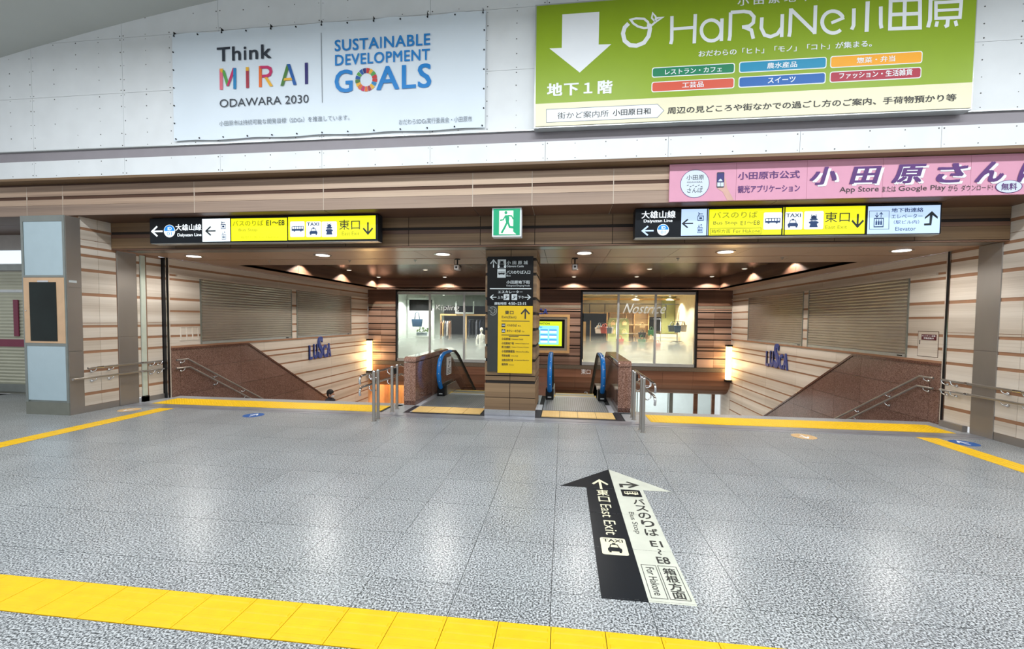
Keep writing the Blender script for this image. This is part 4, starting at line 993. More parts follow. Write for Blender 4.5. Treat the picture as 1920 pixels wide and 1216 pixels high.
# ---- ceilings over the stairs
ci = B('ceiling_inner', 'groove_dark', None, (IL, IR, YH + 0.1, 9.39, 2.985, 3.03), (IL, -7.70, 9.39, 17.5, 2.985, 3.03), (5.85, IR, 9.39, 17.5, 2.985, 3.03), (-7.7, 5.85, 17.0, 17.5, 2.985, 3.03), (-7.8, 5.95, 9.3, 17.1, 3.440, 3.48), (-7.8, 5.95, 17.018, 17.08, 2.99, 3.44), (-7.78, -7.718, 9.4, 17.1, 2.99, 3.44), (5.868, 5.93, 9.4, 17.1, 2.99, 3.44), (-7.7, 5.85, 9.36, 9.384, 2.99, 3.44))
tag(ci, kind='structure')
B('steel_soffit', 'steel', ci, (IL, IR, 7.23, 7.545, 2.972, 2.986))
sj = [IL, -7.35, -6.2, -5.05, -3.87, -2.72, -1.5, -0.35, 0.8, 1.94, 3.1, 4.25, 5.4, IR]
for a, b in zip(sj, sj[1:]):
    B('panel', 'soffit_wood', ci, (a + .003, b - .003, 7.55, 8.48, 2.970, 2.986)); B('panel', 'soffit_wood', ci, (a + .003, b - .003, 8.53, 9.40, 2.970, 2.986))
for a, b in ((9.405, 11.7), (11.705, 14.2), (14.205, 17.5)):
    B('panel', 'soffit_wood', ci, (IL, -7.70, a, b - .005, 2.970, 2.986)); B('panel', 'soffit_wood', ci, (5.85, IR, a, b - .005, 2.970, 2.986))
    B('cove_panel', 'dark_wood', ci, (-7.715, -7.70, a, min(b, 17.0) - .005, 2.97, 3.43)); B('cove_panel', 'dark_wood', ci, (5.85, 5.865, a, min(b, 17.0) - .005, 2.97, 3.43))
hx = [-7.70, -5.8, -4.4, -3.0, -1.6, -0.3, 1.0, 2.3, 3.7, 5.85]
for a, b in zip(hx, hx[1:]):
    B('panel', 'ceiling_wood', ci, (a + .003, b - .003, 9.4, 13.2, 3.420, 3.436)); B('panel', 'ceiling_wood', ci, (a + .003, b - .003, 13.205, 17.0, 3.420, 3.436))
    B('cove_panel', 'dark_wood', ci, (a + .003, b - .003, 17.0, 17.015, 2.97, 3.43)); B('panel', 'dark_wood', ci, (a + .003, b - .003, 17.02, 17.5, 2.970, 2.986))
B('drop_edge', 'soffit_wood', ci, (-7.7, 5.85, 9.385, 9.40, 2.97, 3.43))


def lamp_spot(par, loc, power, size, blend, col, rot=(0, 0, 0), rad=0.04):
    l = bpy.data.lights.new('lamp', 'SPOT'); l.energy = power; l.spot_size = math.radians(size); l.spot_blend = blend; l.color = col; l.shadow_soft_size = rad
    o = bpy.data.objects.new('lamp', l); COL.objects.link(o)
    o.parent = par; g = ORG[par.name]; o.location = (loc[0] - g[0], loc[1] - g[1], loc[2] - g[2]); o.rotation_euler = rot
    return o


WARM = (1.0, 0.90, 0.80)
places = ('far left', 'second from the left', 'third from the left, left of the pillar', 'just right of the pillar', 'second from the right', 'far right')
for x, pw in zip((-7.49, -4.70, -2.28, 0.36, 2.80, 5.60), places):
    t = thing('downlight', (x, 7.92, 2.955), 'large round downlight in the front soffit, %s' % pw, 'light', 'downlights in the front soffit')
    m = MB(); m.cyl((x, 7.92, 2.958), 0.165, 0.012, 24); m.build('ring', 'bright_steel', t)
    MB().cyl((x, 7.92, 2.953), 0.125, 0.006, 24).build('lens', 'lamp_lens', t)
    lamp_spot(t, (x, 7.92, 2.945), 75, 160, 0.5, (1, 0.95, 0.89), (0, 0, 0), 0.16)
rowname = {16.60: 'along the back cove', 14.20: 'in the middle row', 11.80: 'in the nearer row'}
for x, y in [(-7.45, 11.8), (-7.45, 14.2), (-7.45, 16.6), (-4.7, 14.2), (-4.7, 16.6), (-2.1, 16.6), (0.38, 14.2), (0.38, 16.6), (2.72, 14.2), (2.72, 16.6), (5.6, 11.8), (5.6, 14.2), (5.42, 16.6), (-4.7, 11.8), (2.72, 11.8), (0.38, 11.8)]:
    side = {-7.45: 'beside the left cove', -4.7: 'above the left shop window', -2.1: 'behind the pillar', 0.38: 'right of the pillar', 2.72: 'above the right shop window', 5.6: 'beside the right cove', 5.42: 'in the far right corner'}[x]
    t = thing('small_downlight', (x, y, 3.40), 'small round ceiling downlight %s, %s' % (rowname[y], side), 'light', 'small downlights in the raised ceiling')
    MB().cyl((x, y, 3.408), 0.085, 0.010, 18).build('ring', 'white', t)
    MB().cyl((x, y, 3.404), 0.065, 0.005, 18).build('lens', 'lamp_lens_soft', t)
    lamp_spot(t, (x, y, 3.395), 135, 132, 0.3, WARM, (0, 0, 0), 0.03)
for x, nm_ in ((-2.17, 'left'), (0.21, 'right')):
    t = thing('ceiling_camera', (x, 8.6, 2.77), 'small white camera on a black arm under the soffit, %s of the pillar' % nm_, 'camera', 'cameras under the soffit')
    m = MB(); m.cyl((x, 8.6, 2.955), 0.06, 0.015, 14); m.cyl((x, 8.6, 2.83), 0.014, 0.13, 8); m.tube([(x - .06, 8.6, 2.96), (x - .07, 8.6, 2.9), (x - .05, 8.6, 2.82)], .005, 6); m.build('arm', 'black', t)
    B('housing', 'black', t, (x - .06, x + .06, 8.58, 8.70, 2.80, 2.85)); B('body', 'cctv_white', t, (x - .048, x + .048, 8.50, 8.70, 2.745, 2.835), bevel=.008)
    MB().cyl((x, 8.495, 2.79), 0.022, 0.006, 12, 'y').build('lens', 'black', t)
for x, y in ((-6.4, 8.7), (-4.55, 8.7), (-3.1, 8.7), (2.2, 8.7), (4.1, 8.7)):
    t = thing('sprinkler', (x, y, 2.93), 'tiny ceiling sprinkler head in the front soffit, %s' % {-6.4: 'far left', -4.55: 'left of the second downlight pair', -3.1: 'left of the left camera', 2.2: 'right of the right camera', 4.1: 'right, over the stair opening'}[x], 'sprinkler', 'sprinkler heads in the soffit')
    MB().cyl((x, y, 2.955), .03, .015, 12).build('flange', 'steel', t); MB().cyl((x, y, 2.925), .008, .03, 8).build('nozzle', 'steel', t)

# ---- back wall with two shop windows
wb = B('wall_back', 'groove_dark', None, (IL, -7.06, 17.515, 17.7, -0.25, 2.97), (-2.66, 0.73, 17.515, 17.7, -0.25, 2.97), (5.19, IR, 17.515, 17.7, -0.25, 2.97), (IL, IR, 17.515, 17.7, -0.30, -0.08), (IL, IR, 17.515, 17.7, 2.90, 3.0))
tag(wb, kind='structure')
GB = [(2.11, .05), (1.85, .045), (1.53, .05), (1.28, .045), (1.04, .045), (0.73, .045), (0.61, .04), (0.30, .05), (2.20, .03)]
for x0, x1 in ((IL, -7.75), (-7.75, -7.10), (-2.62, -0.9), (-0.9, 0.69), (5.23, 5.85), (5.85, IR)):
    for z0, z1 in bands(GB, -0.05, 2.25): B('plank', 'back_plank', wb, (x0 + .004, x1 - .004, 17.495, 17.516, z0, z1))
    B('upper_panel', 'dark_wood', wb, (x0, x1, 17.49, 17.516, 2.37, 2.97)); B('pattern_strip', 'pattern_metal', wb, (x0, x1, 17.49, 17.516, 2.26, 2.36))
B('pattern_strip', 'pattern_metal', wb, (IL, IR, 17.47, 17.52, -0.22, -0.07))
B('shadow_gap', 'groove_dark', wb, (IL, IR, 17.48, 17.52, -0.07, -0.05))
lj = [IL, -7.55, -6.4, -5.25, -4.1, -2.95, -1.8, -0.65, 0.5, 1.65, 2.8, 3.95, 5.1, IR]
for a, b in zip(lj, lj[1:]):
    MB().prism([(17.48, -0.225), (17.48, -0.55), (17.54, -0.78), (17.68, -0.98), (17.88, -1.12), (18.15, -1.2), (18.2, -0.225)], 'x', a + .003, b - .003).build('lintel_panel', 'lintel_wood', wb)
pr = Print(wb, front(17.478)); pr.text('white', '東口', 0.75, -0.42, 1.12, -0.22, 0)
t = thing('wall_lettering', (-1.0, 17.48, 1.96), 'raised blue shop lettering on the back wall above the screen', 'sign')
pr = Print(t, lambda u, v, L: (u, 17.46 - .0008 * L, v))
for i, ch in enumerate('LUSCA'):
    o = pr.text('lusca_blue', ch, -1.75 + i * .23, 1.98, -1.55 + i * .23, 2.22 if ch != 'S' else 2.34, 2); o.name = 'letter'; sm_ = o.modifiers.new('solid', 'SOLIDIFY'); sm_.thickness = 0.03; sm_.offset = -1


def shop_window(n, x0, x1, mulls, z0, z1):
    w = struct('window_%d' % n, (x0, 17.5, z0))
    B('frame', 'dark_post', w, (x0 - .05, x0, 17.46, 17.62, z0 - .03, z1 + .02), (x1, x1 + .05, 17.46, 17.62, z0 - .03, z1 + .02))
    B('head_rail', 'alu', w, (x0, x1, 17.5, 17.58, z1 - .10, z1)); B('sill_rail', 'alu', w, (x0, x1, 17.48, 17.58, z0 - .02, z0 + .10))
    for mx in mulls: B('mullion', 'alu', w, (mx - .04, mx + .04, 17.49, 17.57, z0, z1))
    ed = [x0] + list(mulls) + [x1]
    for a, b in zip(ed, ed[1:]):
        p = B('pane', 'clear_glass', w, (a + .04, b - .04, 17.53, 17.538, z0 + .09, z1 - .1))
        me = MB().add([(a + .04, 17.545, z0 + .09), (b - .04, 17.545, z0 + .09), (b - .04, 17.545, 1.3), (a + .04, 17.545, 1.3)], [(0, 1, 2, 3)])
        me.build('frosted_film', 'frosted_film', p)


shop_window(1, -7.02, -2.70, (-5.60, -4.12), -0.03, 2.88)
shop_window(2, 0.77, 5.13, (2.18, 3.62), -0.03, 2.90)
pr = Print(bpy.data.objects['window_1'], front(17.52)); pr.text('pale', 'Kipling', -5.35, 2.05, -4.35, 2.35, 0, 0.1)
pr = Print(bpy.data.objects['window_2'], front(17.52)); pr.text('pale', 'Nostrice', 2.35, 2.05, 3.95, 2.45, 0, 0.4)

# ---- the lower concourse under the lintel
lo = B('floor_lower', 'shop_floor', None, (-9, 9, 13.9, 27, -3.45, -3.3)); tag(lo, kind='structure')
lw = B('wall_lower', 'lintel_wood', None, (-5.6, 2.2, 18.4, 18.5, -3.3, -0.3)); tag(lw, kind='structure')
lb = B('wall_lower_left', 'orange_wall', None, (IL - .3, IL, 17.52, 19.25, -3.3, -0.26), (IL - .3, -5.6, 19.2, 19.3, -3.3, -0.3), (-5.6, -5.5, 18.4, 19.3, -3.3, -.3)); tag(lb, kind='structure')
for x in (-8.1, -7.55, -7.2, -6.9, -6.2): B('upright', 'shop_timber', lb, (x, x + .07, 19.12, 19.2, -3.3, -0.4))
pr = Print(lw, front(18.39)); pr.text('white', '2', 0.93, -1.48, 1.1, -1.28, 1)
B('lit_board', 'lit_panel', lw, (1.75, 2.05, 18.37, 18.40, -1.6, -1.26))
lr = B('wall_lower_right', 'white_panel', None, (IR, 8.05, 18.4, 18.5, -3.3, -.26), (2.2, 9, 24, 24.1, -3.3, 0.2), (8.0, 8.1, 18.4, 24, -3.3, 0.2), (2.1, 2.2, 18.4, 24, -3.3, 0.2)); tag(lr, kind='structure')
lrb = B('wall_lower_corner', 'beige_plank', None, (IR, IR + .1, 17.52, 18.4, -3.3, -.26)); tag(lrb, kind='structure')
lc = B('ceiling_lower', 'vault_paint', None, (-9, 9, 18.2, 24.1, -0.30, -0.2)); tag(lc, kind='structure')
dr = struct('window_3', (4.4, 18.6, -3.3))
for x, mt, w_ in ((2.93, 'alu', .05), (4.56, 'frame_grey', .14), (5.55, 'lintel_wood', .16), (6.25, 'lintel_wood', .12)):
    B('mullion', mt, dr, (x - w_ / 2, x + w_ / 2, 18.55, 18.65, -3.3, -0.5))
for a, b in ((2.2, 2.9), (2.96, 4.48), (4.64, 5.46), (5.64, 6.18)): B('pane', 'clear_glass', dr, (a, b, 18.58, 18.59, -3.2, -0.6))
for sx in (1,):
    for q in range(3): B('corridor_rail', 'frame_grey', lr, (3.4 + q * 1.6, 3.44 + q * 1.6, 20 + q, 20.05 + q, -3.3, -1.0))

# ================================================================== STAIRS
for x0, x1, side in ((IL + .026, -3.175, 'left'), (1.305, IR - .026, 'right')):
    t = thing('staircase', ((x0 + x1) / 2, 8.38, -3.3), 'broad granite staircase going down on the %s' % side, 'stairs')
    for k in range(20):
        y = 8.38 + 0.295 * k; z = -0.165 * (k + 1)
        st = B('step', 'plinth_granite', t, (x0, x1, y + .002, y + 0.33, z - 0.12, z))
        B('nosing', 'dark_tile', st, (x0, x1, y + 0.252, y + 0.296, z, z + .004))
    for k in range(6):
        pass

# ================================================================== CENTRAL PILLAR AND ITS SIGNS
pil = B('pillar', 'groove_dark', None, (-1.37, -0.49, 7.53, 8.60, 0.10, 2.97))
tag(pil, 'wood-clad square pillar with steel foot between the two escalators', 'pillar')
for z0, z1 in bands([(0.35, .012), (0.63, .055), (0.74, .02), (1.02, .05), (1.28, .05), (1.57, .05), (1.85, .05), (2.11, .05), (2.54, .05), (2.80, .05)], 0.13, 2.965):
    for a, b in ((-1.38, -0.935), (-0.925, -0.48)): B('plank', 'header_plank', pil, (a, b, 7.515, 7.532, z0, z1))
    for a, b in ((7.52, 8.05), (8.055, 8.61)): B('plank', 'header_plank', pil, (-0.492, -0.475, a, b, z0, z1)); B('plank', 'header_plank', pil, (-1.385, -1.368, a, b, z0, z1))
B('steel_foot', 'bright_steel', pil, (-1.385, -0.935, 7.51, 8.61, 0.0, 0.13), (-0.93, -0.475, 7.51, 8.61, 0.0, 0.13))
ps = thing('direction_board', (-0.94, 7.49, 0.80), 'tall black and yellow direction board on the pillar', 'sign')
B('black_panel', 'pillar_black', ps, (-1.345, -0.535, 7.475, 7.512, 1.985, 2.845)); B('yellow_panel', 'pillar_yellow', ps, (-1.148, -0.535, 7.475, 7.512, 0.795, 1.983)); B('grey_panel', 'pillar_grey', ps, (-1.335, -1.15, 7.475, 7.512, 0.815, 1.983))
Print(ps, front(7.4745)).run(ART['pillar'])

# ================================================================== HANGING SIGNS
def hung_sign(x0, x1, art, lab, seams):
    t = thing('hanging_sign', ((x0 + x1) / 2, 6.9, 3.02), lab, 'sign')
    B('box', 'sign_black', t, (x0, x1, 6.795, 6.98, 3.02, 3.455), bevel=.006)
    B('mount', 'black', t, (x0 + 0.16, x1 - .02, 6.84, 7.0, 3.455, 3.472)); B('underside_strip', 'alu', t, (x0 + .01, x1 - .01, 6.81, 6.97, 3.012, 3.02))
    for s_ in seams: B('seam', 'black', t, (s_ - .006, s_ + .006, 6.785, 6.796, 3.03, 3.44))
    Print(t, front(6.7945)).run(ART[art])
    return t


hung_sign(-7.28, -3.06, 'signL', 'long lit yellow sign with a black end, hanging on the left', (-5.712, -4.655))
hung_sign(1.07, 5.30, 'signR', 'long lit yellow sign with black and pale blue ends, hanging on the right', (2.125, 3.215, 4.31))
ex = thing('exit_sign', (-0.89, 6.68, 3.02), 'green lit exit box with a running figure above the pillar', 'sign')
B('housing', 'white', ex, (-1.122, -0.664, 6.61, 6.76, 3.02, 3.466), bevel=.006); B('face', 'e_exit', ex, (-1.098, -0.688, 6.60, 6.612, 3.045, 3.445))
pr = Print(ex, front(6.599)); pr.poly('doorway', 'e_door', [(-1.008, 3.058), (-0.76, 3.058), (-0.79, 3.095), (-0.79, 3.415), (-1.008, 3.415)], 1); pr.poly('doorway', 'e_door', [(-1.008, 3.058), (-0.74, 3.053), (-0.79, 3.095), (-0.95, 3.095)], 1.2)
pr.icon('runner', 'e_exit', -1.03, 3.06, -0.73, 3.41, 3)

# ================================================================== BANNER, BILLBOARD, PINK BOARD
bn = thing('cloth_banner', (-3.74, 6.31, 4.56), 'white cloth banner with development goals lettering laced to the wall', 'banner')
m = MB(); nx, nz = 60, 20; bx0, bx1, bz0, bz1 = -6.285, -1.19, 4.56, 6.235
vs = []
for j in range(nz + 1):
    for i in range(nx + 1):
        u, v = i / nx, j / nz
        e = min(v, 1 - v)
        vs.append((bx0 + (bx1 - bx0) * u, 6.312 + 0.004 * math.sin(u * 37) * math.sin(v * 5) + 0.004 * math.exp(-e * 14) * math.sin(u * 60), bz0 + (bz1 - bz0) * v + 0.008 * math.sin(u * PI * 9) * (1 if v in (0, 1) else 0)))
m.add(vs, [(j * (nx + 1) + i, j * (nx + 1) + i + 1, (j + 1) * (nx + 1) + i + 1, (j + 1) * (nx + 1) + i) for j in range(nz) for i in range(nx)], True)
m.build('cloth', 'banner_cloth', bn)
for i in range(13):
    x = bx0 + 0.04 + (bx1 - bx0 - 0.08) * i / 12
    for z in (bz0 + .03, bz1 - .03): MB().cyl((x, 6.298, z), .011, .012, 8, 'y').build('grommet', 'black', bn)
for i in range(1, 6):
    z = bz0 + (bz1 - bz0) * i / 6
    for x in (bx0 + .02, bx1 - .02): MB().cyl((x, 6.298, z), .010, .012, 8, 'y').build('grommet', 'black', bn)
for i in range(7):
    x = bx0 + 0.04 + (bx1 - bx0 - 0.08) * i / 6
    B('tie', 'black', bn, (x - .003, x + .003, 6.30, 6.345, bz1 - .03, bz1 + .035))
Print(bn, front(6.303)).run(ART['banner'])

bb = thing('billboard', (2.33, 6.27, 4.48), 'large green shopping street board with a white down arrow', 'sign')
B('case', 'alu', bb, (-0.46, 5.135, 6.215, 6.345, 4.475, 6.19)); B('green_face', 'bill_green', bb, (-0.44, 5.115, 6.203, 6.217, 4.81, 6.165)); B('cream_face', 'cream', bb, (-0.44, 5.115, 6.203, 6.217, 4.495, 4.81))
Print(bb, front(6.2035)).run(ART['billboard'])

pk = thing('pink_board', (4.2, 6.53, 3.49), 'long pink board with large purple characters on the fascia', 'sign')
pe = [1.50, 2.42, 3.36, 4.33, 5.41, 6.40, 7.4]
for a, b in zip(pe, pe[1:]): B('panel', 'pink', pk, (a + .0015, b - .0015, 6.515, 6.548, 3.475, 4.01))
Print(pk, front(6.514)).run(ART['pink'])

# ================================================================== ADVERTISING KIOSK (left)
kx0, kx1, ky0, ky1 = -9.34, -8.47, 6.38, 6.60
k = B('display_column', 'frame_grey', None, (kx0, kx1, ky0 + .02, 6.62, 0.0, 3.44)); tag(k, 'tall grey display column with a dark screen in a wood frame', 'display')
B('base', 'kiosk_base', k, (kx0, kx1, ky0, ky0 + .03, 0, 0.215)); B('upper_panel', 'kiosk_panel', k, (kx0 + .05, kx1 - .05, ky0 + .008, ky0 + .03, 2.42, 3.34)); B('lower_panel', 'kiosk_panel', k, (kx0 + .03, kx1 - .05, ky0 + .008, ky0 + .03, 0.25, 1.20))
B('frame', 'frame_grey', k, (kx0, kx0 + .045, ky0, ky0 + .03, .215, 3.44), (kx1 - .045, kx1, ky0, ky0 + .03, .215, 3.44), (kx0 + .046, kx1 - .046, ky0, ky0 + .03, 3.34, 3.44), (kx0 + .046, kx1 - .046, ky0, ky0 + .03, 2.385, 2.42), (kx0 + .046, kx1 - .046, ky0, ky0 + .03, 1.20, 1.25))
B('grip', 'bright_steel', k, (-9.02, -8.8, ky0 - .012, ky0, 2.30, 2.33))
wd = B('wood_door', 'kiosk_wood', k, (kx0 + .03, kx1 - .03, ky0 - .004, ky0 + .03, 1.25, 2.38)); B('screen', 'screen_black', wd, (-9.19, -8.655, ky0 - .010, ky0 - .003, 1.285, 2.30)); MB().cyl((-9.27, ky0 - .012, 1.81), .012, .01, 10, 'y').build('lock', 'bright_steel', wd)
sd = B('steel_side', 'jamb_steel', k, (kx1, kx1 + .012, ky0 + .01, 6.615, 2.22, 3.44), (kx1, kx1 + .012, ky0 + .01, 6.615, 1.11, 2.215), (kx1, kx1 + .012, ky0 + .01, 6.615, 0.66, 1.105), (kx1, kx1 + .012, ky0 + .01, 6.615, 0.0, 0.655))
B('sticker', 'pale', sd, (kx1 + .012, kx1 + .014, 6.42, 6.54, 2.30, 2.34))

# ---- left hall shutter wall beyond the column
wl = B('wall_hall_left', 'hall_beige', None, (-15, kx0 - .05, 8.02, 8.15, 0, 3.47)); tag(wl, kind='structure')
B('band', 'frame_grey', wl, (-15, -9.4, 7.99, 8.03, 2.70, 2.82)); B('baseboard', 'kiosk_base', wl, (-15, -9.4, 7.97, 8.03, 0, 0.16))
lp = thing('light_panel', (-12.2, 7.98, 2.84), 'glowing white sign panel above the left shutter', 'light'); B('panel', 'lit_panel', lp, (-14, -9.9, 7.94, 7.985, 2.84, 3.12)); B('edge', 'alu', lp, (-14.02, -9.88, 7.95, 7.985, 2.825, 2.84), (-14.02, -9.88, 7.95, 7.985, 3.12, 3.135))
r = thing('roller_shutter', (-12.2, 7.97, 0.16), 'cream roller shutter with a maroon stripe left of the display column', 'shutter')
m = MB(); V = []; n = 34
for q in range(n):
    z = 0.22 + 2.46 * q / n; h = 2.46 / n
    for dz, dy in ((0, .006), (h * .2, .0), (h * .5, -.008), (h * .85, .0), (h * .93, .010)):
        for x in (-14.5, -9.5): V.append((x, 7.965 + dy, z + dz))
m.add(V, [(2 * q, 2 * q + 1, 2 * q + 3, 2 * q + 2) for q in range(n * 5 - 1)]); m.build('slat_curtain', 'shutter_green', r)
B('bottom_bar', 'frame_grey', r, (-14.5, -9.5, 7.945, 7.985, 0.05, 0.22)); B('stripe', 'maroon', r, (-14.5, -9.5, 7.948, 7.956, 1.04, 1.20)); B('rail', 'alu', r, (-14.5, -9.5, 7.945, 7.99, 2.22, 2.28))
t = thing('notice_strip', (-11.8, 7.93, 1.27), 'narrow upright maroon notice on the cream shutter', 'sign'); B('board', 'maroon', t, (-11.86, -11.74, 7.93, 7.945, 1.27, 2.06))

# ================================================================== ESCALATORS
def escalator(cx, lab):
    t = thing('escalator', (cx, 9.4, 0), lab, 'escalator', 'escalators beside the pillar')
    w = 0.50
    # floor tiles in front
    lt = []
    for i in range(4):
        a = cx - 0.66 + 0.33 * i
        me = dot_mesh(0.325, 0.50, 6, 8, 'tactile_pale', 'pale_tactile_tile', .009, .003)
        tiles(t, 'pale_tactile_tile', me, [(a + .1625, 7.93)])
    for x in (-0.78, 0.68):
        for j in range(3): B('dark_tile', 'dark_tile', t, (cx + x + .002, cx + x + .10, 7.63 + j * .2, 7.828 + j * .2, -.01, .001))
    for i in range(5): B('dark_tile', 'dark_tile', t, (cx - .78 + i * .312, cx - .47 + i * .312, 7.56, 7.628, -.01, .001))
    B('pale_edge_tile', 'pale_tile', t, (cx - .78, cx - .68, 8.24, 8.75, -.01, .002)); B('pale_edge_tile', 'pale_tile', t, (cx + .60, cx + .70, 8.24, 8.9, -.01, .002))
    lp_ = B('landing_plate', 'threshold_steel', t, (cx - .66, cx + .60, 8.24, 9.78, -.02, .002))
    for i in range(30): B('rib', 'frame_grey', lp_, (cx - .61 + i * .0405, cx - .585 + i * .0405, 8.26, 9.60, .002, .005))
    B('comb_plate', 'alu', t, (cx - .46, cx + .46, 9.66, 9.84, 0, .010)); B('yellow_edge', 'pillar_yellow', t, (cx - .48, cx - .455, 9.66, 9.95, 0, .012), (cx + .455, cx + .48, 9.66, 9.95, 0, .012), (cx - .46, cx + .46, 9.82, 9.84, .010, .013))
    for q in range(13):
        y = 9.85 + q * 0.4; z = 0 if q < 1 else -0.23 * (q)
        st = B('step', 'frame_grey', t, (cx - .45, cx + .45, y, y + .42, z - .25, z - .004))
        B('step_edge', 'pillar_yellow', st, (cx - .45, cx + .45, y + .38, y + .42, z - .004, z - .001))
    for s in (-1, 1):
        x = cx + s * 0.565
        path = [(9.36, .16), (9.27, .24), (9.17, .38), (9.13, .54), (9.16, .70), (9.25, .83), (9.40, .92), (9.60, .955), (10.1, .965), (10.55, .94), (10.9, .80)] + [(10.9 + .5 * q, .80 - .289 * q) for q in range(1, 12)]
        MB().tube([(x, a, b) for a, b in path], .036, 10, True, (1.15, .75)).build('handrail', 'rubber', t)
        MB().tube([(x, a, b) for a, b in path[:9]], .043, 12, True, (1.2, .85)).build('blue_cover', 'blue_cover', t)
        dm = MB()
        for a, b in path[2:8]:
            dx, dz = (a - 9.6), (b - .54); l = math.hypot(dx, dz); dm.ball((x + .012, a + dx / l * .036, b + dz / l * .036), .009, 6, 4); dm.ball((x - .02, a + dx / l * .034 + .02, b + dz / l * .034), .006, 6, 4)
        dm.build('cover_dots', 'white', t, 0, 'stuff')
        B('inlet_box', 'black', t, (x - .085, x + .085, 9.30, 9.50, 0, .25), bevel=.015); B('maker_plate', 'alu', t, (x - .04, x + .04, 9.294, 9.30, .05, .075))
        # glass balustrade follows the handrail
        gp = [(9.32, .10), (9.22, .30), (9.18, .54), (9.22, .72), (9.34, .86), (9.60, .925), (10.5, .91), (10.88, .77), (16.4, -2.41), (16.4, -3.2), (10.9, -.02), (10.3, .10)]
        MB().prism(gp, 'x', x - .006, x + .006).build('glass_panel', 'clear_glass', t)
        # metal deck and skirt
        dk = [(9.48, 0), (9.52, .20), (9.75, .27), (10.3, .25), (10.8, .05), (16.4, -3.18), (16.4, -3.5), (10.5, -.30), (9.48, -.30)]
        MB().prism(dk, 'x', x - .05 * s - .045, x + .05 * s + .045).build('deck', 'steel', t)
        MB().prism([(9.5, -.3), (9.5, .22), (10.3, .22), (16.4, -3.3), (16.4, -3.9), (10.3, -.5)], 'x', cx + s * .47, cx + s * .49).build('skirt', 'steel', t)
    return t


e1 = escalator(0.29, 'descending escalator right of the pillar with blue handrail covers')
e2 = escalator(-2.15, 'escalator left of the pillar with a notice on its glass')
nt_ = thing('notice_sheet', (-2.70, 9.9, 0.42), 'white notice sheet stuck on the left escalator glass', 'notice')
MB().box(-2.707, -2.700, 9.75, 10.15, 0.42, 0.84).build('sheet', 'white', nt_)
pr = Print(nt_, lambda u, v, L: (-2.6995 + .0005 * L, u, v)); pr.icon('escalator', 'ink', 9.85, .60, 10.05, .80, 1)
for i in range(4): pr.rect('printed_line', 'ink2', 9.78, .45 + i * .035, 10.12, .465 + i * .035)

# granite parapets on the outer sides
for x0, x1, side in ((-3.17, -2.93, 'left'), (1.05, 1.29, 'right')):
    t = thing('parapet', ((x0 + x1) / 2, 9.4, 0), 'red-brown granite parapet wall beside the %s escalator' % side, 'parapet')
    top = lambda y: .86 if y <= 10.65 else .86 - .577 * (y - 10.65)
    ed = [8.25, 8.27, 9.35, 10.65, 11.8, 13.0, 14.2, 15.4]
    for a, b in zip(ed[1:], ed[2:]):
        lo_ = lambda y: -.3 if y < 9.6 else -.3 - .577 * (y - 9.6)
        MB().prism([(a + .002, top(a)), (a + .002, lo_(a) if a > 9 else 0.085), (b - .002, lo_(b) if b > 9.4 else 0.085), (b - .002, top(b))], 'x', x0, x1).build('granite_slab', 'red_granite', t)
    B('end_slab', 'red_granite', t, (x0, x1, 8.245, 8.27, .085, .86))
    B('plinth', 'brown_granite_dark', t, (x0 + .004, x1 - .004, 8.25, 9.8, 0, .083))
    cp = [(8.235, .865), (8.235, .93), (8.30, .975), (10.68, .985), (15.5, .985 - .577 * 4.82), (15.5, .865 - .577 * 4.86), (10.64, .865)]
    MB().prism(cp, 'x', x0 - .006, x1 + .006).build('coping', 'red_granite', t, .022)
B('shaft_wall', 'brown_granite_dark', thing('shaft_partition', (-.93, 10, -3.3), 'brown partition between the two escalator shafts', 'partition'), (-1.45, -.42, 9.9, 17.0, -3.3, -.5), (-1.40, -.46, 8.62, 9.95, -.5, -.02))

# ================================================================== HANDRAILS
def bracket(par, x, y, z, s, dz=-.07):
    """ball-ended arm from the wall (at x) out to the rail"""
    m = MB(); m.ball((x + s * .02, y, z + dz), .026, 10, 7); m.tube([(x, y, z + dz), (x + s * .05, y, z + dz - .005), (x + s * .075, y + .03, z + dz + .02), (x + s * .08, y + .05, z)], .009, 8); m.build('bracket', 'bright_steel', par)


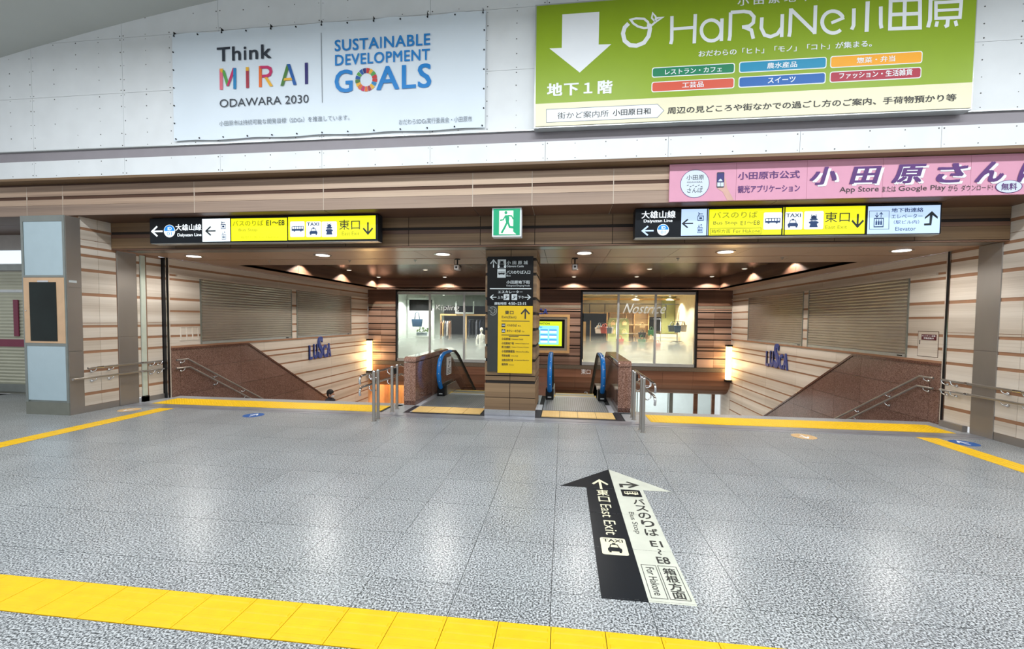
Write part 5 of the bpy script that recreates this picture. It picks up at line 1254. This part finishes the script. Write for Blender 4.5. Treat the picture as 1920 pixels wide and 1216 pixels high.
for s, xw, xi, side in ((1, XL, IL, 'left'), (-1, XR, IR, 'right')):
    t = thing('handrail', (xw, 7.3, .6), 'double steel handrail on the %s wall in front of the stairs' % side, 'handrail')
    xr = xw + s * .10
    a0, a1 = (6.60, 6.36) if side == 'left' else (6.2, 6.2)
    MB().tube([(xr, a0, .80), (xr, 8.02, .80)], .019, 12).build('upper_rail', 'steel', t)
    MB().tube([(xr, a1, .63), (xr, 8.05, .63)], .019, 12).build('lower_rail', 'steel', t)
    MB().tube([(xr, 7.55, .80), (xr, 7.60, .80)], .022, 12).build('rail_joint', 'bright_steel', t); MB().tube([(xr, 6.74, .80), (xr, 6.86, .80)], .021, 12).build('rail_joint', 'bright_steel', t); MB().tube([(xr, 7.55, .63), (xr, 7.60, .63)], .022, 12).build('rail_joint', 'bright_steel', t)
    for y in (6.72, 7.02, 7.78, 7.95):
        bracket(t, xw if y < 7.6 else xw + s * .05, y, .80, s); bracket(t, xw if y < 7.6 else xw + s * .05, y, .63, s)
    t = thing('handrail', (xi, 10, -.3), 'double steel handrail sloping down the %s stair wall' % side, 'handrail')
    xr = xi + s * .10
    zr = lambda y, z: z if y < 8.5 else z - .56 * (y - 8.5)
    MB().tube([(xr, 8.22, .80), (xr, 8.50, .80), (xr, 14.3, zr(14.3, .80))], .019, 12).build('upper_rail', 'steel', t)
    MB().tube([(xr, 8.22, .62), (xr, 8.55, .62), (xr, 14.3, zr(14.3, .62))], .019, 12).build('lower_rail', 'steel', t)
    for y in (8.38, 9.27, 10.15, 11.04, 11.92, 12.8, 13.7):
        bracket(t, xi + s * .022, y, zr(y, .80), s); bracket(t, xi + s * .022, y, zr(y, .62), s)
for px, s, x1, ys, side in ((-3.16, -1, -3.17, (6.85, 7.01, 7.62, 7.86), 'left'), (1.26, 1, 1.29, (6.82, 6.99, 7.68, 7.86), 'right')):
    t = thing('stanchion_rail', (px, 7.3, 0), 'four steel posts with double handrail at the %s stair head beside the escalator' % side, 'handrail')
    for y in ys:
        po = MB(); po.cyl((px, y, 0), .028, .84, 14); po.build('post', 'steel', t)
        MB().ball((px, y, .84), .029, 12, 6, (1, 1, .8)).build('post_cap', 'bright_steel', t)
        MB().cyl((px, y, 0), .045, .006, 14).build('foot_ring', 'steel', t)
    xr = px + s * .13
    MB().tube([(xr, 6.62, .66), (xr, 6.60, .72), (xr, 6.63, .775), (xr, 6.70, .79), (xr, 8.40, .79), (xr, 8.6, .74), (xr, 14.0, -2.28)], .019, 12).build('upper_rail', 'bright_steel', t)
    MB().tube([(xr, 6.62, .47), (xr, 6.60, .53), (xr, 6.63, .585), (xr, 6.70, .60), (xr, 8.40, .60), (xr, 8.6, .55), (xr, 14.0, -2.47)], .019, 12).build('lower_rail', 'bright_steel', t)
    for y in (ys[0], ys[2]):
        for z in (.79, .60):
            MB().tube([(px, y + .08, z - .09), (px + s * .08, y + .08, z - .10), (px + s * .13, y + .10, z - .07), (xr, y + .11, z)], .010, 8).build('bracket', 'bright_steel', t); MB().ball((px + s * .03, y + .08, z - .09), .022, 10, 7).build('knuckle', 'bright_steel', t)
    for y in (ys[1], ys[3]):
        MB().tube([(px, y, .72), (xr, y, .70), (xr, y + .03, .79)], .010, 8).build('bracket', 'bright_steel', t)
    bk = B('black_clip', 'black', t, (px + s * .03 - .03, px + s * .03 + .03, 7.70, 7.82, .68, .80), bevel=.01)

# ================================================================== WALL LAMPS (far corners)
for x, side in ((-8.19, 'left'), (6.36, 'right')):
    t = thing('wall_lamp', (x, 17.4, -.55), 'tall glowing box lamp in the far %s corner above the stairs' % side, 'lamp', 'box lamps in the far corners')
    B('glass_box', 'wall_lamp_glow', t, (x - .085, x + .085, 17.25, 17.42, -.48, .80), bevel=.01)
    B('cap', 'black', t, (x - .10, x + .10, 17.23, 17.46, .80, .87)); B('cap', 'black', t, (x - .10, x + .10, 17.23, 17.46, -.57, -.48))
    l = bpy.data.lights.new('lamp', 'POINT'); l.energy = 12; l.color = (1, .66, .32); l.shadow_soft_size = .12
    o = bpy.data.objects.new('lamp', l); COL.objects.link(o); o.parent = t; g = ORG[t.name]; o.location = (x + (.25 if x < 0 else -.25) - g[0], 17.12 - g[1], .15 - g[2])

# ================================================================== SCREEN ON THE BACK WALL
t = thing('wall_screen', (-.5, 17.4, .4), 'lit yellow and blue information screen in a wood frame on the back wall', 'screen')
B('wood_frame', 'shop_timber', t, (-1.75, .26, 17.36, 17.50, .42, .52), (-1.75, .26, 17.36, 17.50, 1.88, 1.98), (.16, .26, 17.36, 17.50, .52, 1.88), (-1.75, -1.65, 17.36, 17.50, .52, 1.88))
B('pattern_border', 'pattern_metal', t, (-1.65, .16, 17.39, 17.50, .52, .62), (-1.65, .16, 17.39, 17.50, 1.78, 1.88), (.06, .16, 17.39, 17.50, .62, 1.78), (-1.65, -1.55, 17.39, 17.50, .62, 1.78))
B('bezel', 'black', t, (-1.55, .06, 17.42, 17.50, .62, 1.78)); B('display', 'e_screen_yellow', t, (-1.45, -.05, 17.41, 17.425, .70, 1.70))
pr = Print(t, front(17.41)); pr.rect('display_field', 'e_screen_cyan', -1.36, .76, -.18, 1.52, .03, 1)
pr.text('ink2', 'INFORMATION', -1.3, 1.57, -.55, 1.65, 1); pr.text('e_screen_blue', '小田原駅', -1.2, 1.42, -.85, 1.49, 1)
for i in range(3):
    for j in range(3): pr.rect('display_button', 'e_screen_blue', -1.28 + i * .36, 1.32 - j * .2, -.98 + i * .36, 1.37 - j * .2, 0, 2); pr.rect('display_button', 'e_white', -1.27 + i * .36, 1.23 - j * .2, -.99 + i * .36, 1.32 - j * .2, 0, 2)

# ================================================================== FLOOR STICKERS
st = thing('floor_arrow', (.55, 3.8, 0), 'large half black half white arrow sticker on the granite floor', 'floor sign')
fl = lambda u, v, L: (u, v, .0012 + .0006 * L)
pr = Print(st, fl)
for y0, y1 in ((2.655, 2.669), (2.671, 3.269), (3.271, 3.869), (3.871, 4.448)):
    pr.poly('black_half', 'sign_black', [(.262, y0), (.549, y0), (.549, y1), (.262, y1)], 0); pr.poly('white_half', 'arrow_white', [(.551, y0), (.838, y0), (.838, y1), (.551, y1)], 0)
pr.poly('black_half', 'sign_black', [(-.01, 4.45), (.549, 4.45), (.549, 5.03)], 0); pr.poly('white_half', 'arrow_white', [(.551, 4.45), (1.12, 4.45), (.551, 5.03)], 0)
def rot_text(mat, s_, x0, x1, y0, y1, bold=1):
    """text turned clockwise: reads towards the viewer, letter tops to the right"""
    g, fs = text_geo(s_, bold)
    return pr.put('lettering', mat, [(x0 + b * (x1 - x0), y1 - a * (y1 - y0), c * .3) for a, b, c in g], fs, 2)
def ftext(mat, s_, x0, x1, y0, y1, bold=1): return pr.text(mat, s_, x0, y0, x1, y1, bold, 0, 2)
pr.icon('arrow_up', 'cream', .33, 4.42, .50, 4.68, 2)
ftext('cream', '東', .36, .48, 4.26, 4.40); ftext('cream', '口', .365, .475, 4.11, 4.23); rot_text('cream', 'East Exit', .37, .47, 3.47, 4.05, 0)
pr.rect('pictogram_field', 'cream', .315, 3.17, .51, 3.42, .02, 2); ftext('sign_black', 'TAXI', .335, .49, 3.355, 3.40).location.z += .0006; pr.icon('taxi', 'sign_black', .36, 3.20, .47, 3.34, 4)
pr.stroke('arrow_mark', 'ink2', [(.63, 4.50), (.63, 4.58), (.79, 4.58)], .035, 2); pr.stroke('arrow_mark', 'ink2', [(.70, 4.66), (.80, 4.58), (.70, 4.50)], .03, 2)
pr.rect('pictogram_field', 'sign_black', .61, 4.27, .80, 4.44, .01, 2); pr.icon('bus', 'cream', .635, 4.31, .775, 4.40, 4)
for i, ch in enumerate('バスのりば'): ftext('ink2', ch, .69, .80, 4.10 - i * .15, 4.22 - i * .15, 1)
rot_text('ink2', 'Bus Stop', .60, .66, 3.52, 3.92, 0)
ftext('ink2', 'E1', .70, .79, 3.33, 3.42, 1); rot_text('ink2', '〜', .73, .76, 3.22, 3.30, 1); ftext('ink2', 'E8', .70, .79, 3.10, 3.19, 1)
for bx in ((.575, .675), (.690, .815)): pr.stroke('printed_line', 'ink2', [(bx[0], 2.70), (bx[1], 2.70), (bx[1], 3.07), (bx[0], 3.07), (bx[0], 2.70)], .004, 2)
rot_text('ink2', 'For Hakone', .60, .655, 2.73, 3.04, 0)
for i, ch in enumerate('箱根方面'): ftext('ink2', ch, .712, .797, 2.965 - i * .085, 3.045 - i * .085, 1)
for x, y, c, lab in ((-5.43, 6.92, 's_blue', 'round blue floor sticker with a white arrow at the left stair head'), (3.68, 6.96, 'worn_orange', 'round worn orange floor sticker with a white arrow at the right stair head'), (5.86, 6.95, 's_blue', 'round blue floor sticker near the right wall jamb'), (-7.95, 6.95, 'worn_orange', 'round worn orange floor sticker near the left wall jamb')):
    t = thing('floor_sticker', (x, y, 0), lab, 'floor sign'); q = Print(t, fl); q.disc('disc', c, x, y, .17, None, 0); q.icon('arrow_up' if c == 's_blue' else 'arrow_down', 'white', x - .07, y - .11, x + .07, y + .11, 1)

# ================================================================== PERSON ON THE STAIRS
def skin_body(name, mat, par, verts, edges, radii, sub=2, root=0):
    off = ORG[par.name]
    me = bpy.data.meshes.new(name); me.from_pydata([(v[0] - off[0], v[1] - off[1], v[2] - off[2]) for v in verts], edges, []); me.materials.append(MATS[mat])
    o = link(name, me, par)
    o.modifiers.new('skin', 'SKIN'); 
    for i, v in enumerate(me.skin_vertices[0].data):
        r_ = radii[i]; v.radius = r_ if isinstance(r_, tuple) else (r_, r_); v.use_root = (i == root)
    sbd = o.modifiers.new('sub', 'SUBSURF'); sbd.levels = sub; sbd.render_levels = sub
    return o


px, py, fz = -6.98, 12.05, -2.145      # walks up the left stairs, turned to the right
pe_ = thing('person', (px, py, fz), 'dark-haired person in a dark jacket partly hidden on the left stairs', 'person')
def W(dx, dy, dz): return (px + dx, py + dy, fz + dz)
V = [W(0, 0, .92), W(.01, 0, 1.10), W(.02, 0, 1.28), W(.02, 0, 1.42), W(.03, 0, 1.49), W(.05, 0, 1.56),
     W(.02, -.17, 1.38), W(.00, -.24, 1.10), W(.12, -.25, .90), W(.19, -.25, .84), W(.02, .17, 1.38), W(-.02, .24, 1.10), W(.08, .25, .88), W(.14, .25, .82),
     W(.01, -.09, .88), W(.08, -.10, .50), W(.03, -.10, .09), W(.15, -.10, .05), W(-.01, .09, .88), W(-.02, .10, .48), W(-.14, .10, .13), W(-.03, .10, .05)]
E_ = [(0, 1), (1, 2), (2, 3), (3, 4), (4, 5), (3, 6), (6, 7), (7, 8), (8, 9), (3, 10), (10, 11), (11, 12), (12, 13), (0, 14), (14, 15), (15, 16), (16, 17), (0, 18), (18, 19), (19, 20), (20, 21)]
Rr_ = [(.13, .12), (.12, .11), (.14, .12), (.12, .10), .055, .05, .065, .045, .035, .03, .065, .045, .035, .03, .09, .06, .045, .035, .09, .06, .045, .035]
skin_body('body', 'trousers', pe_, V, E_, Rr_)
JV = [W(0, 0, .86), W(.01, 0, 1.10), W(.02, 0, 1.28), W(.02, 0, 1.41), W(.03, 0, 1.47), W(.02, -.17, 1.39), W(.00, -.24, 1.10), W(.11, -.25, .92), W(.02, .17, 1.39), W(-.02, .24, 1.10), W(.07, .25, .91)]
skin_body('jacket', 'dark_jacket', pe_, JV, [(0, 1), (1, 2), (2, 3), (3, 4), (3, 5), (5, 6), (6, 7), (3, 8), (8, 9), (9, 10)], [(.155, .15), (.14, .13), (.16, .14), (.14, .12), .075, .085, .062, .05, .085, .062, .05])
hx_, hz_ = px + .06, fz + 1.60
m = MB(); m.ball((hx_, py, hz_), .095, 16, 12, (1.05, .80, 1.22)); m.tube([(hx_ + .088, py, hz_ + .01), (hx_ + .118, py, hz_ - .018), (hx_ + .095, py, hz_ - .03)], [.010, .014, .010], 8)
for sy in (-1, 1): m.ball((hx_ - .005, py + sy * .078, hz_ - .005), .026, 8, 6, (.8, .35, 1.2))
m.build('head', 'face_skin', pe_)
m = MB()
for sy in (-1, 1): m.ball((hx_ + .082, py + sy * .033, hz_ + .018), .010, 8, 6)
m.build('eyes', 'hair', pe_)
m = MB(); m.ball((hx_ - .018, py, hz_ + .035), .102, 16, 12, (1.08, .88, 1.12)); m.ball((hx_ - .055, py, hz_ - .02), .075, 12, 8, (.8, .95, 1.1)); m.build('hair', 'hair', pe_)
m = MB(); m.ball((hx_ + .052, py, hz_ - .055), .056, 12, 8, (1.0, 1.05, .85)); m.build('face_mask', 'mask_white', pe_)
for sy, (ax, az) in ((-1, (.20, .82)), (1, (.15, .80))):
    m = MB(); bxs = px + ax; by = py + sy * .25; bz = fz + az
    m.ball((bxs, by, bz), .032, 10, 8, (1, .6, 1.3))
    for q in range(4): m.tube([(bxs - .018 + q * .014, by, bz - .03), (bxs - .014 + q * .015, by, bz - .065 - .004 * (1 - abs(q - 1.5))), (bxs - .006 + q * .014, by - sy * .01, bz - .09)], [.008, .007, .006], 6)
    m.tube([(bxs + .02, by, bz), (bxs + .045, by, bz - .02), (bxs + .05, by, bz - .045)], [.010, .009, .007], 6)
    m.build('hand', 'face_skin', pe_)
for sx, dy in ((.09, -.10), (-.08, .10)):
    MB().ball((px + sx, py + dy, fz + .035), .06, 12, 8, (2.0, .75, .6)).build('shoe', 'black', pe_)

# ================================================================== SHOPS BEHIND THE WINDOWS
def shop_shell(n, x0, x1, wall_m, floor_m, ceil_m, depth=4.0):
    s_ = B('wall_shop_%d' % n, wall_m, None, (x0 - .1, x0, 17.7, 17.6 + depth, -.3, 3.2), (x1, x1 + .1, 17.7, 17.6 + depth, -.3, 3.2), (x0, x1, 17.6 + depth, 17.7 + depth, -.3, 3.2)); tag(s_, kind='structure')
    f_ = B('floor_shop_%d' % n, floor_m, None, (x0, x1, 17.7, 17.6 + depth, -.30, -.12)); tag(f_, kind='structure')
    c_ = B('ceiling_shop_%d' % n, ceil_m, None, (x0, x1, 17.7, 17.6 + depth, 2.95, 3.05)); tag(c_, kind='structure')
    return s_


s1 = shop_shell(1, -7.15, -2.4, 'shop_white', 'shop_floor', 'shop_white')
s2 = shop_shell(2, 0.65, 5.3, 'shop_wall_warm', 'shop_floor', 'shop_cream')
def shop_light(x, y, p, col, lab):
    p = p * 6.0
    t = thing('shop_spotlight', (x, y, 2.88), lab, 'light', 'spotlights on the shop ceilings')
    MB().cyl((x, y, 2.87), .055, .08, 14).build('can', 'white', t); MB().cyl((x, y, 2.862), .045, .008, 14).build('lens', 'lamp_lens', t)
    lamp_spot(t, (x, y, 2.85), p, 130, .5, col)
for i, (x, y) in enumerate(((-6.5, 18.2), (-4.9, 18.4), (-3.4, 18.6), (-5.6, 19.6))): shop_light(x, y, 34, (1, .97, .90), 'white spotlight on the ceiling of the left shop, %s' % ('above the blue tote bag', 'behind the middle pane', 'above the mannequin', 'deep behind the display partition')[i])
for i, (x, y) in enumerate(((1.4, 18.6), (2.9, 18.7), (4.4, 18.6), (3.3, 20.2), (4.8, 20.2))): shop_light(x, y, 38, (1, .90, .74), 'warm spotlight on the ceiling of the right shop, %s' % ('behind the left pane', 'behind the middle pane', 'behind the right pane', 'deep behind the middle pane', 'deep behind the right pane')[i])

# left shop: white display wall with a bag, dark doorway, rails of clothes
dp = thing('display_wall', (-6.2, 18.6, -.12), 'white display partition behind the left shop window with a transom', 'partition')
B('panel', 'shop_white', dp, (-7.1, -5.85, 18.9, 18.96, -.12, 2.12)); B('transom_frame', 'shop_white', dp, (-7.1, -5.85, 18.88, 18.96, 2.62, 2.70), (-7.1, -7.02, 18.88, 18.96, 2.12, 2.66), (-5.93, -5.85, 18.88, 18.96, 2.12, 2.66)); B('transom', 'shop_dark', dp, (-7.02, -5.93, 18.93, 18.95, 2.12, 2.62))
B('shelf', 'shop_white', dp, (-6.7, -6.0, 18.5, 18.9, .95, 1.0))
def bag(name, x, y, z, w, h, mat, lab, grp=None, handle=.5):
    t = thing(name, (x, y, z), lab, 'bag', grp)
    d = w * .28
    m = MB(); vs = [(x - w * .38, y - d / 2, z), (x + w * .38, y - d / 2, z), (x + w * .38, y + d / 2, z), (x - w * .38, y + d / 2, z), (x - w / 2, y - d * .2, z + h), (x + w / 2, y - d * .2, z + h), (x + w / 2, y + d * .2, z + h), (x - w / 2, y + d * .2, z + h)]
    m.add(vs, [(0, 3, 2, 1), (4, 5, 6, 7), (0, 1, 5, 4), (1, 2, 6, 5), (2, 3, 7, 6), (3, 0, 4, 7)]); m.build('body', mat, t, .02)
    for yy in (-d * .15, d * .15): MB().tube([(x - w * .22, y + yy, z + h * .92), (x - w * .14, y + yy, z + h + h * handle * .8), (x, y + yy, z + h + h * handle), (x + w * .14, y + yy, z + h + h * handle * .8), (x + w * .22, y + yy, z + h * .92)], .012, 6).build('strap', mat if mat != 'bag_white' else 'bag_tan', t)
    return t
bag('tote_bag', -6.50, 18.5, 1.40, .52, .34, 'tote_blue', 'dark blue tote bag hung in the left shop window', None, .95)
pl_ = thing('shelf_plant', (-6.3, 18.6, 1.02), 'leafy white-green plant arrangement under the blue tote bag', 'plant')
B('trough', 'bag_grey', pl_, (-6.55, -6.1, 18.55, 18.75, 1.0, 1.14), bevel=.01)
for i in range(26):
    a = random.uniform(0, 2 * PI); r_ = random.uniform(.05, .28); x = -6.3 + r_ * math.cos(a) * 1.2; z = 1.16 + random.uniform(0, .20)
    MB().add([(x, 18.6, z), (x + .05, 18.58, z + .03), (x + .09, 18.6, z + .01), (x + .04, 18.62, z - .02)], [(0, 1, 2, 3)]).build('leaf', 'leaf_green', pl_)
dk = thing('shop_entrance', (-4.4, 19.8, -.12), 'dark shop entrance with a timber frame behind the left window', 'doorway')
B('dark_room', 'shop_dark', dk, (-5.80, -2.45, 20.4, 20.45, -.12, 2.40)); B('frame', 'shop_timber', dk, (-5.85, -2.45, 19.9, 19.98, 1.92, 2.0), (-4.62, -4.56, 19.9, 19.98, -.1, 1.92), (-5.85, -5.79, 19.9, 19.98, -.1, 1.92)); B('sign_board', 'shop_white', dk, (-5.1, -4.2, 19.85, 19.9, 2.02, 2.08), (-5.1, -5.05, 19.85, 19.9, 2.08, 2.6), (-4.25, -4.2, 19.85, 19.9, 2.08, 2.6))
B('green_board', 'shop_green', dk, (-3.6, -2.5, 20.2, 20.25, 2.0, 2.5))
def clothes_rail(x0, x1, y, z, cols, lab, n):
    t = thing('clothes_rail', ((x0 + x1) / 2, y, -.12), lab, 'clothes rail')
    MB().tube([(x0, y, -.12), (x0, y, z), (x1, y, z), (x1, y, -.12)], .014, 8).build('frame', 'bright_steel', t)
    for i in range(n):
        x = x0 + (x1 - x0) * (i + .5) / n; c = cols[i % len(cols)]; h = random.uniform(.6, .85); w = .045
        MB().prism([(y - .20, z - .10 - h), (y + .20, z - .10 - h), (y + .19, z - .14), (y + .03, z - .03), (y - .03, z - .03), (y - .19, z - .14)], 'x', x - w / 2, x + w / 2).build('garment', c, t, .01)
    return t
clothes_rail(-4.5, -3.0, 20.0, 1.75, ['cloth_navy', 'shop_dark', 'cloth_grey'], 'rail of dark garments at the back of the left shop', 9)
clothes_rail(-5.65, -5.15, 19.3, 1.70, ['cloth_brown', 'bag_tan', 'cloth_grey', 'bag_white'], 'short rail of patterned garments beside the display partition', 5)
def mannequin(x, y, z, lab, cloth):
    t = thing('mannequin', (x, y, z), lab, 'mannequin')
    m = MB(); m.tube([(x, y, z + .55), (x, y, z + .75), (x, y, z + .95), (x, y, z + 1.12), (x, y, z + 1.17), (x, y, z + 1.24)], [.13, .11, .14, .15, .05, .045], 14, True, (1, .65)); m.ball((x, y, z + 1.34), .085, 12, 10, (.85, .95, 1.2)); m.build('torso', 'mannequin_white', t)
    m = MB(); m.tube([(x, y, z + .48), (x, y, z + .75), (x, y, z + 1.0), (x, y, z + 1.14)], [.17, .145, .17, .14], 14, True, (1.05, .7))
    for s_ in (-1, 1): m.tube([(x + s_ * .13, y, z + 1.10), (x + s_ * .22, y, z + .85), (x + s_ * .20, y - .04, z + .62)], [.06, .05, .04], 10)
    m.build('coat', cloth, t); MB().cyl((x, y, z), .012, .55, 8).build('stand', 'bright_steel', t); MB().cyl((x, y, z), .14, .015, 16).build('foot', 'bright_steel', t)
mannequin(-3.65, 18.9, -.05, 'mannequin in a white coat behind the left shop window', 'mannequin_white')
t = thing('display_table', (-3.2, 19.4, -.12), 'low white display table in the left shop', 'table'); B('top', 'shop_white', t, (-3.9, -2.6, 19.15, 19.7, .55, .60)); 
for a in (-3.86, -2.64):
    for b in (19.19, 19.66): B('leg', 'shop_white', t, (a - .02, a + .02, b - .02, b + .02, -.12, .55))
t = thing('round_stool', (-4.95, 18.1, -.12), 'round white cushion seat behind the frosted left window', 'stool'); MB().cyl((-4.95, 18.2, -.12), .30, .42, 24).build('base', 'shop_white', t); MB().ball((-4.95, 18.2, .34), .33, 20, 10, (1, 1, .5)).build('cushion', 'mannequin_white', t)

# right shop: warm shelves, green doors, racks of bags
sh = thing('shelf_unit', (3.1, 20.9, -.12), 'warm lit timber shelf unit at the back of the right shop', 'shelves')
B('back', 'shop_cream', sh, (2.2, 4.05, 21.40, 21.45, -.1, 2.15)); 
for x in (2.2, 2.98, 3.35, 4.02): B('side', 'shop_timber', sh, (x, x + .04, 21.0, 21.42, -.1, 2.15))
for z in (.35, .75, 1.15, 1.55, 2.12): B('shelf', 'shop_timber', sh, (2.24, 4.02, 21.0, 21.42, z, z + .035))
gd = thing('green_doors', (2.6, 20.6, -.12), 'pair of round-topped green display panels in the right shop', 'panel')
for x in (2.10, 2.62):
    MB().prism([(x, .1), (x + .46, .1), (x + .46, 1.72), (x + .40, 1.88), (x + .06, 1.88), (x, 1.72)], 'y', 20.7, 20.74).build('panel', 'shop_green', gd, .01)
    for z in (1.2, 1.6): bag('hanging_bag', x + .23, 20.55, z - .05, .22, .14, 'bag_tan', 'small yellow-tan bag hung %s on the %s green panel' % ('low' if z < 1.4 else 'high', 'left' if x < 2.5 else 'right'), 'small bags on the green panels')
t = thing('green_wall_panel', (4.98, 21.3, .9), 'tall pale green panel at the back right of the right shop', 'panel'); B('panel', 'shop_green', t, (4.68, 5.28, 21.2, 21.3, 1.16, 2.9))
wc = thing('white_counter', (4.6, 20.2, -.12), 'white slatted counter in the right shop', 'counter')
B('body', 'shop_cream', wc, (4.05, 5.2, 20.2, 20.8, -.12, 1.15)); 
for i in range(8): B('slat', 'shop_white', wc, (4.05, 5.2, 20.18, 20.2, .0 + i * .145, .115 + i * .145))
t = thing('dark_screen', (4.35, 20.9, 1.25), 'dark board on the back wall of the right shop', 'board'); B('board', 'shop_dark', t, (4.08, 4.65, 21.3, 21.36, 1.30, 1.95))
dkr = thing('dark_doorway', (1.3, 20.8, -.12), 'dark doorway at the left of the right shop', 'doorway'); B('opening', 'shop_dark', dkr, (.70, 2.05, 20.9, 20.95, -.1, 2.1)); B('frame', 'shop_timber', dkr, (2.05, 2.12, 20.85, 20.95, -.1, 2.15), (.70, 2.05, 20.85, 20.95, 2.1, 2.15)); B('front_post', 'shop_timber', dkr, (.85, .95, 18.3, 18.4, -.1, 1.7), (1.12, 1.16, 18.3, 18.34, -.1, 1.75))
t = thing('window_beam', (3.0, 20.0, 2.3), 'timber beam with black frames across the right shop', 'beam'); B('beam', 'shop_timber', t, (.7, 5.25, 20.3, 20.4, 2.72, 2.80)); B('bars', 'shop_dark', t, (.7, 5.25, 20.32, 20.36, 2.52, 2.55), (1.2, 1.23, 20.32, 20.36, 2.1, 2.55), (1.9, 1.93, 20.32, 20.36, 2.1, 2.55), (4.65, 4.68, 20.32, 20.36, 1.9, 2.55))
def rack(x, y, ztop, lab, mats, seed):
    random.seed(seed)
    t = thing('bag_rack', (x, y, -.12), lab, 'rack'); MB().cyl((x, y, -.12), .016, ztop + .12, 10).build('pole', 'dark_post', t); MB().cyl((x, y, -.12), .22, .02, 18).build('foot', 'dark_post', t)
    for zz in (ztop, ztop * .52):
        MB().tube([(x + .22 * math.cos(a * PI / 8), y + .22 * math.sin(a * PI / 8), zz) for a in range(17)], .010, 6, False).build('ring', 'dark_post', t)
        for i in range(6):
            a = 2 * PI * i / 6 + .3
            bag('hanging_bag', x + .26 * math.cos(a), y + .26 * math.sin(a), zz - .42 - random.uniform(0, .04), random.uniform(.24, .32), random.uniform(.24, .30), mats[i % len(mats)], '%s bag, %s ring, %s side of the %s' % (mats[i % len(mats)].replace('bag_', '').replace('denim', 'denim blue'), 'upper' if zz == ztop else 'lower', ('right', 'back right', 'back left', 'left', 'front left', 'front right')[i], lab.replace('of the right shop window', '').strip()), 'bags on the %s' % lab, .45)
rack(4.75, 18.6, 1.75, 'round rack at the right of the right shop window', ['bag_grey', 'bag_denim', 'bag_white'], 3)
rack(1.75, 18.7, 1.65, 'round rack at the left of the right shop window', ['bag_white', 'bag_red', 'bag_grey'], 5)
random.seed(11)
for i, (x, z, w, h, mt, lab) in enumerate(((2.45, .72, .34, .26, 'bag_red', 'red checked bag in the middle of the right shop window'), (2.75, .42, .38, .30, 'bag_white', 'white shoulder bag low in the right shop window'), (3.05, .45, .26, .42, 'bag_dark', 'slim dark bag low in the right shop window'),
        (3.35, .62, .34, .36, 'bag_green', 'green bag in the middle of the right shop window'), (3.37, 1.05, .34, .22, 'bag_dark', 'dark brown bag above the green bag'), (3.72, .60, .30, .38, 'bag_tan', 'tan bag right of the green bag'), (3.75, 1.12, .30, .26, 'bag_green', 'dark green bag beside the middle mullion'),
        (3.35, 1.45, .26, .16, 'bag_tan', 'small tan bag on the top hook in the right shop'), (4.02, .50, .28, .30, 'bag_red', 'pink and red bag right of the middle mullion'))):
    bag('display_bag', x, 18.9 - .10 * (i % 2), z, w, h, mt, lab)
t = thing('display_stand', (3.2, 18.95, -.12), 'steel hook stand carrying the middle bags in the right shop', 'stand')
MB().tube([(2.3, 18.98, -.12), (2.3, 18.98, 1.85), (4.15, 18.98, 1.85), (4.15, 18.98, -.12)], .014, 8).build('frame', 'bright_steel', t); MB().tube([(2.3, 18.98, 1.2), (4.15, 18.98, 1.2)], .010, 8).build('rail', 'bright_steel', t)
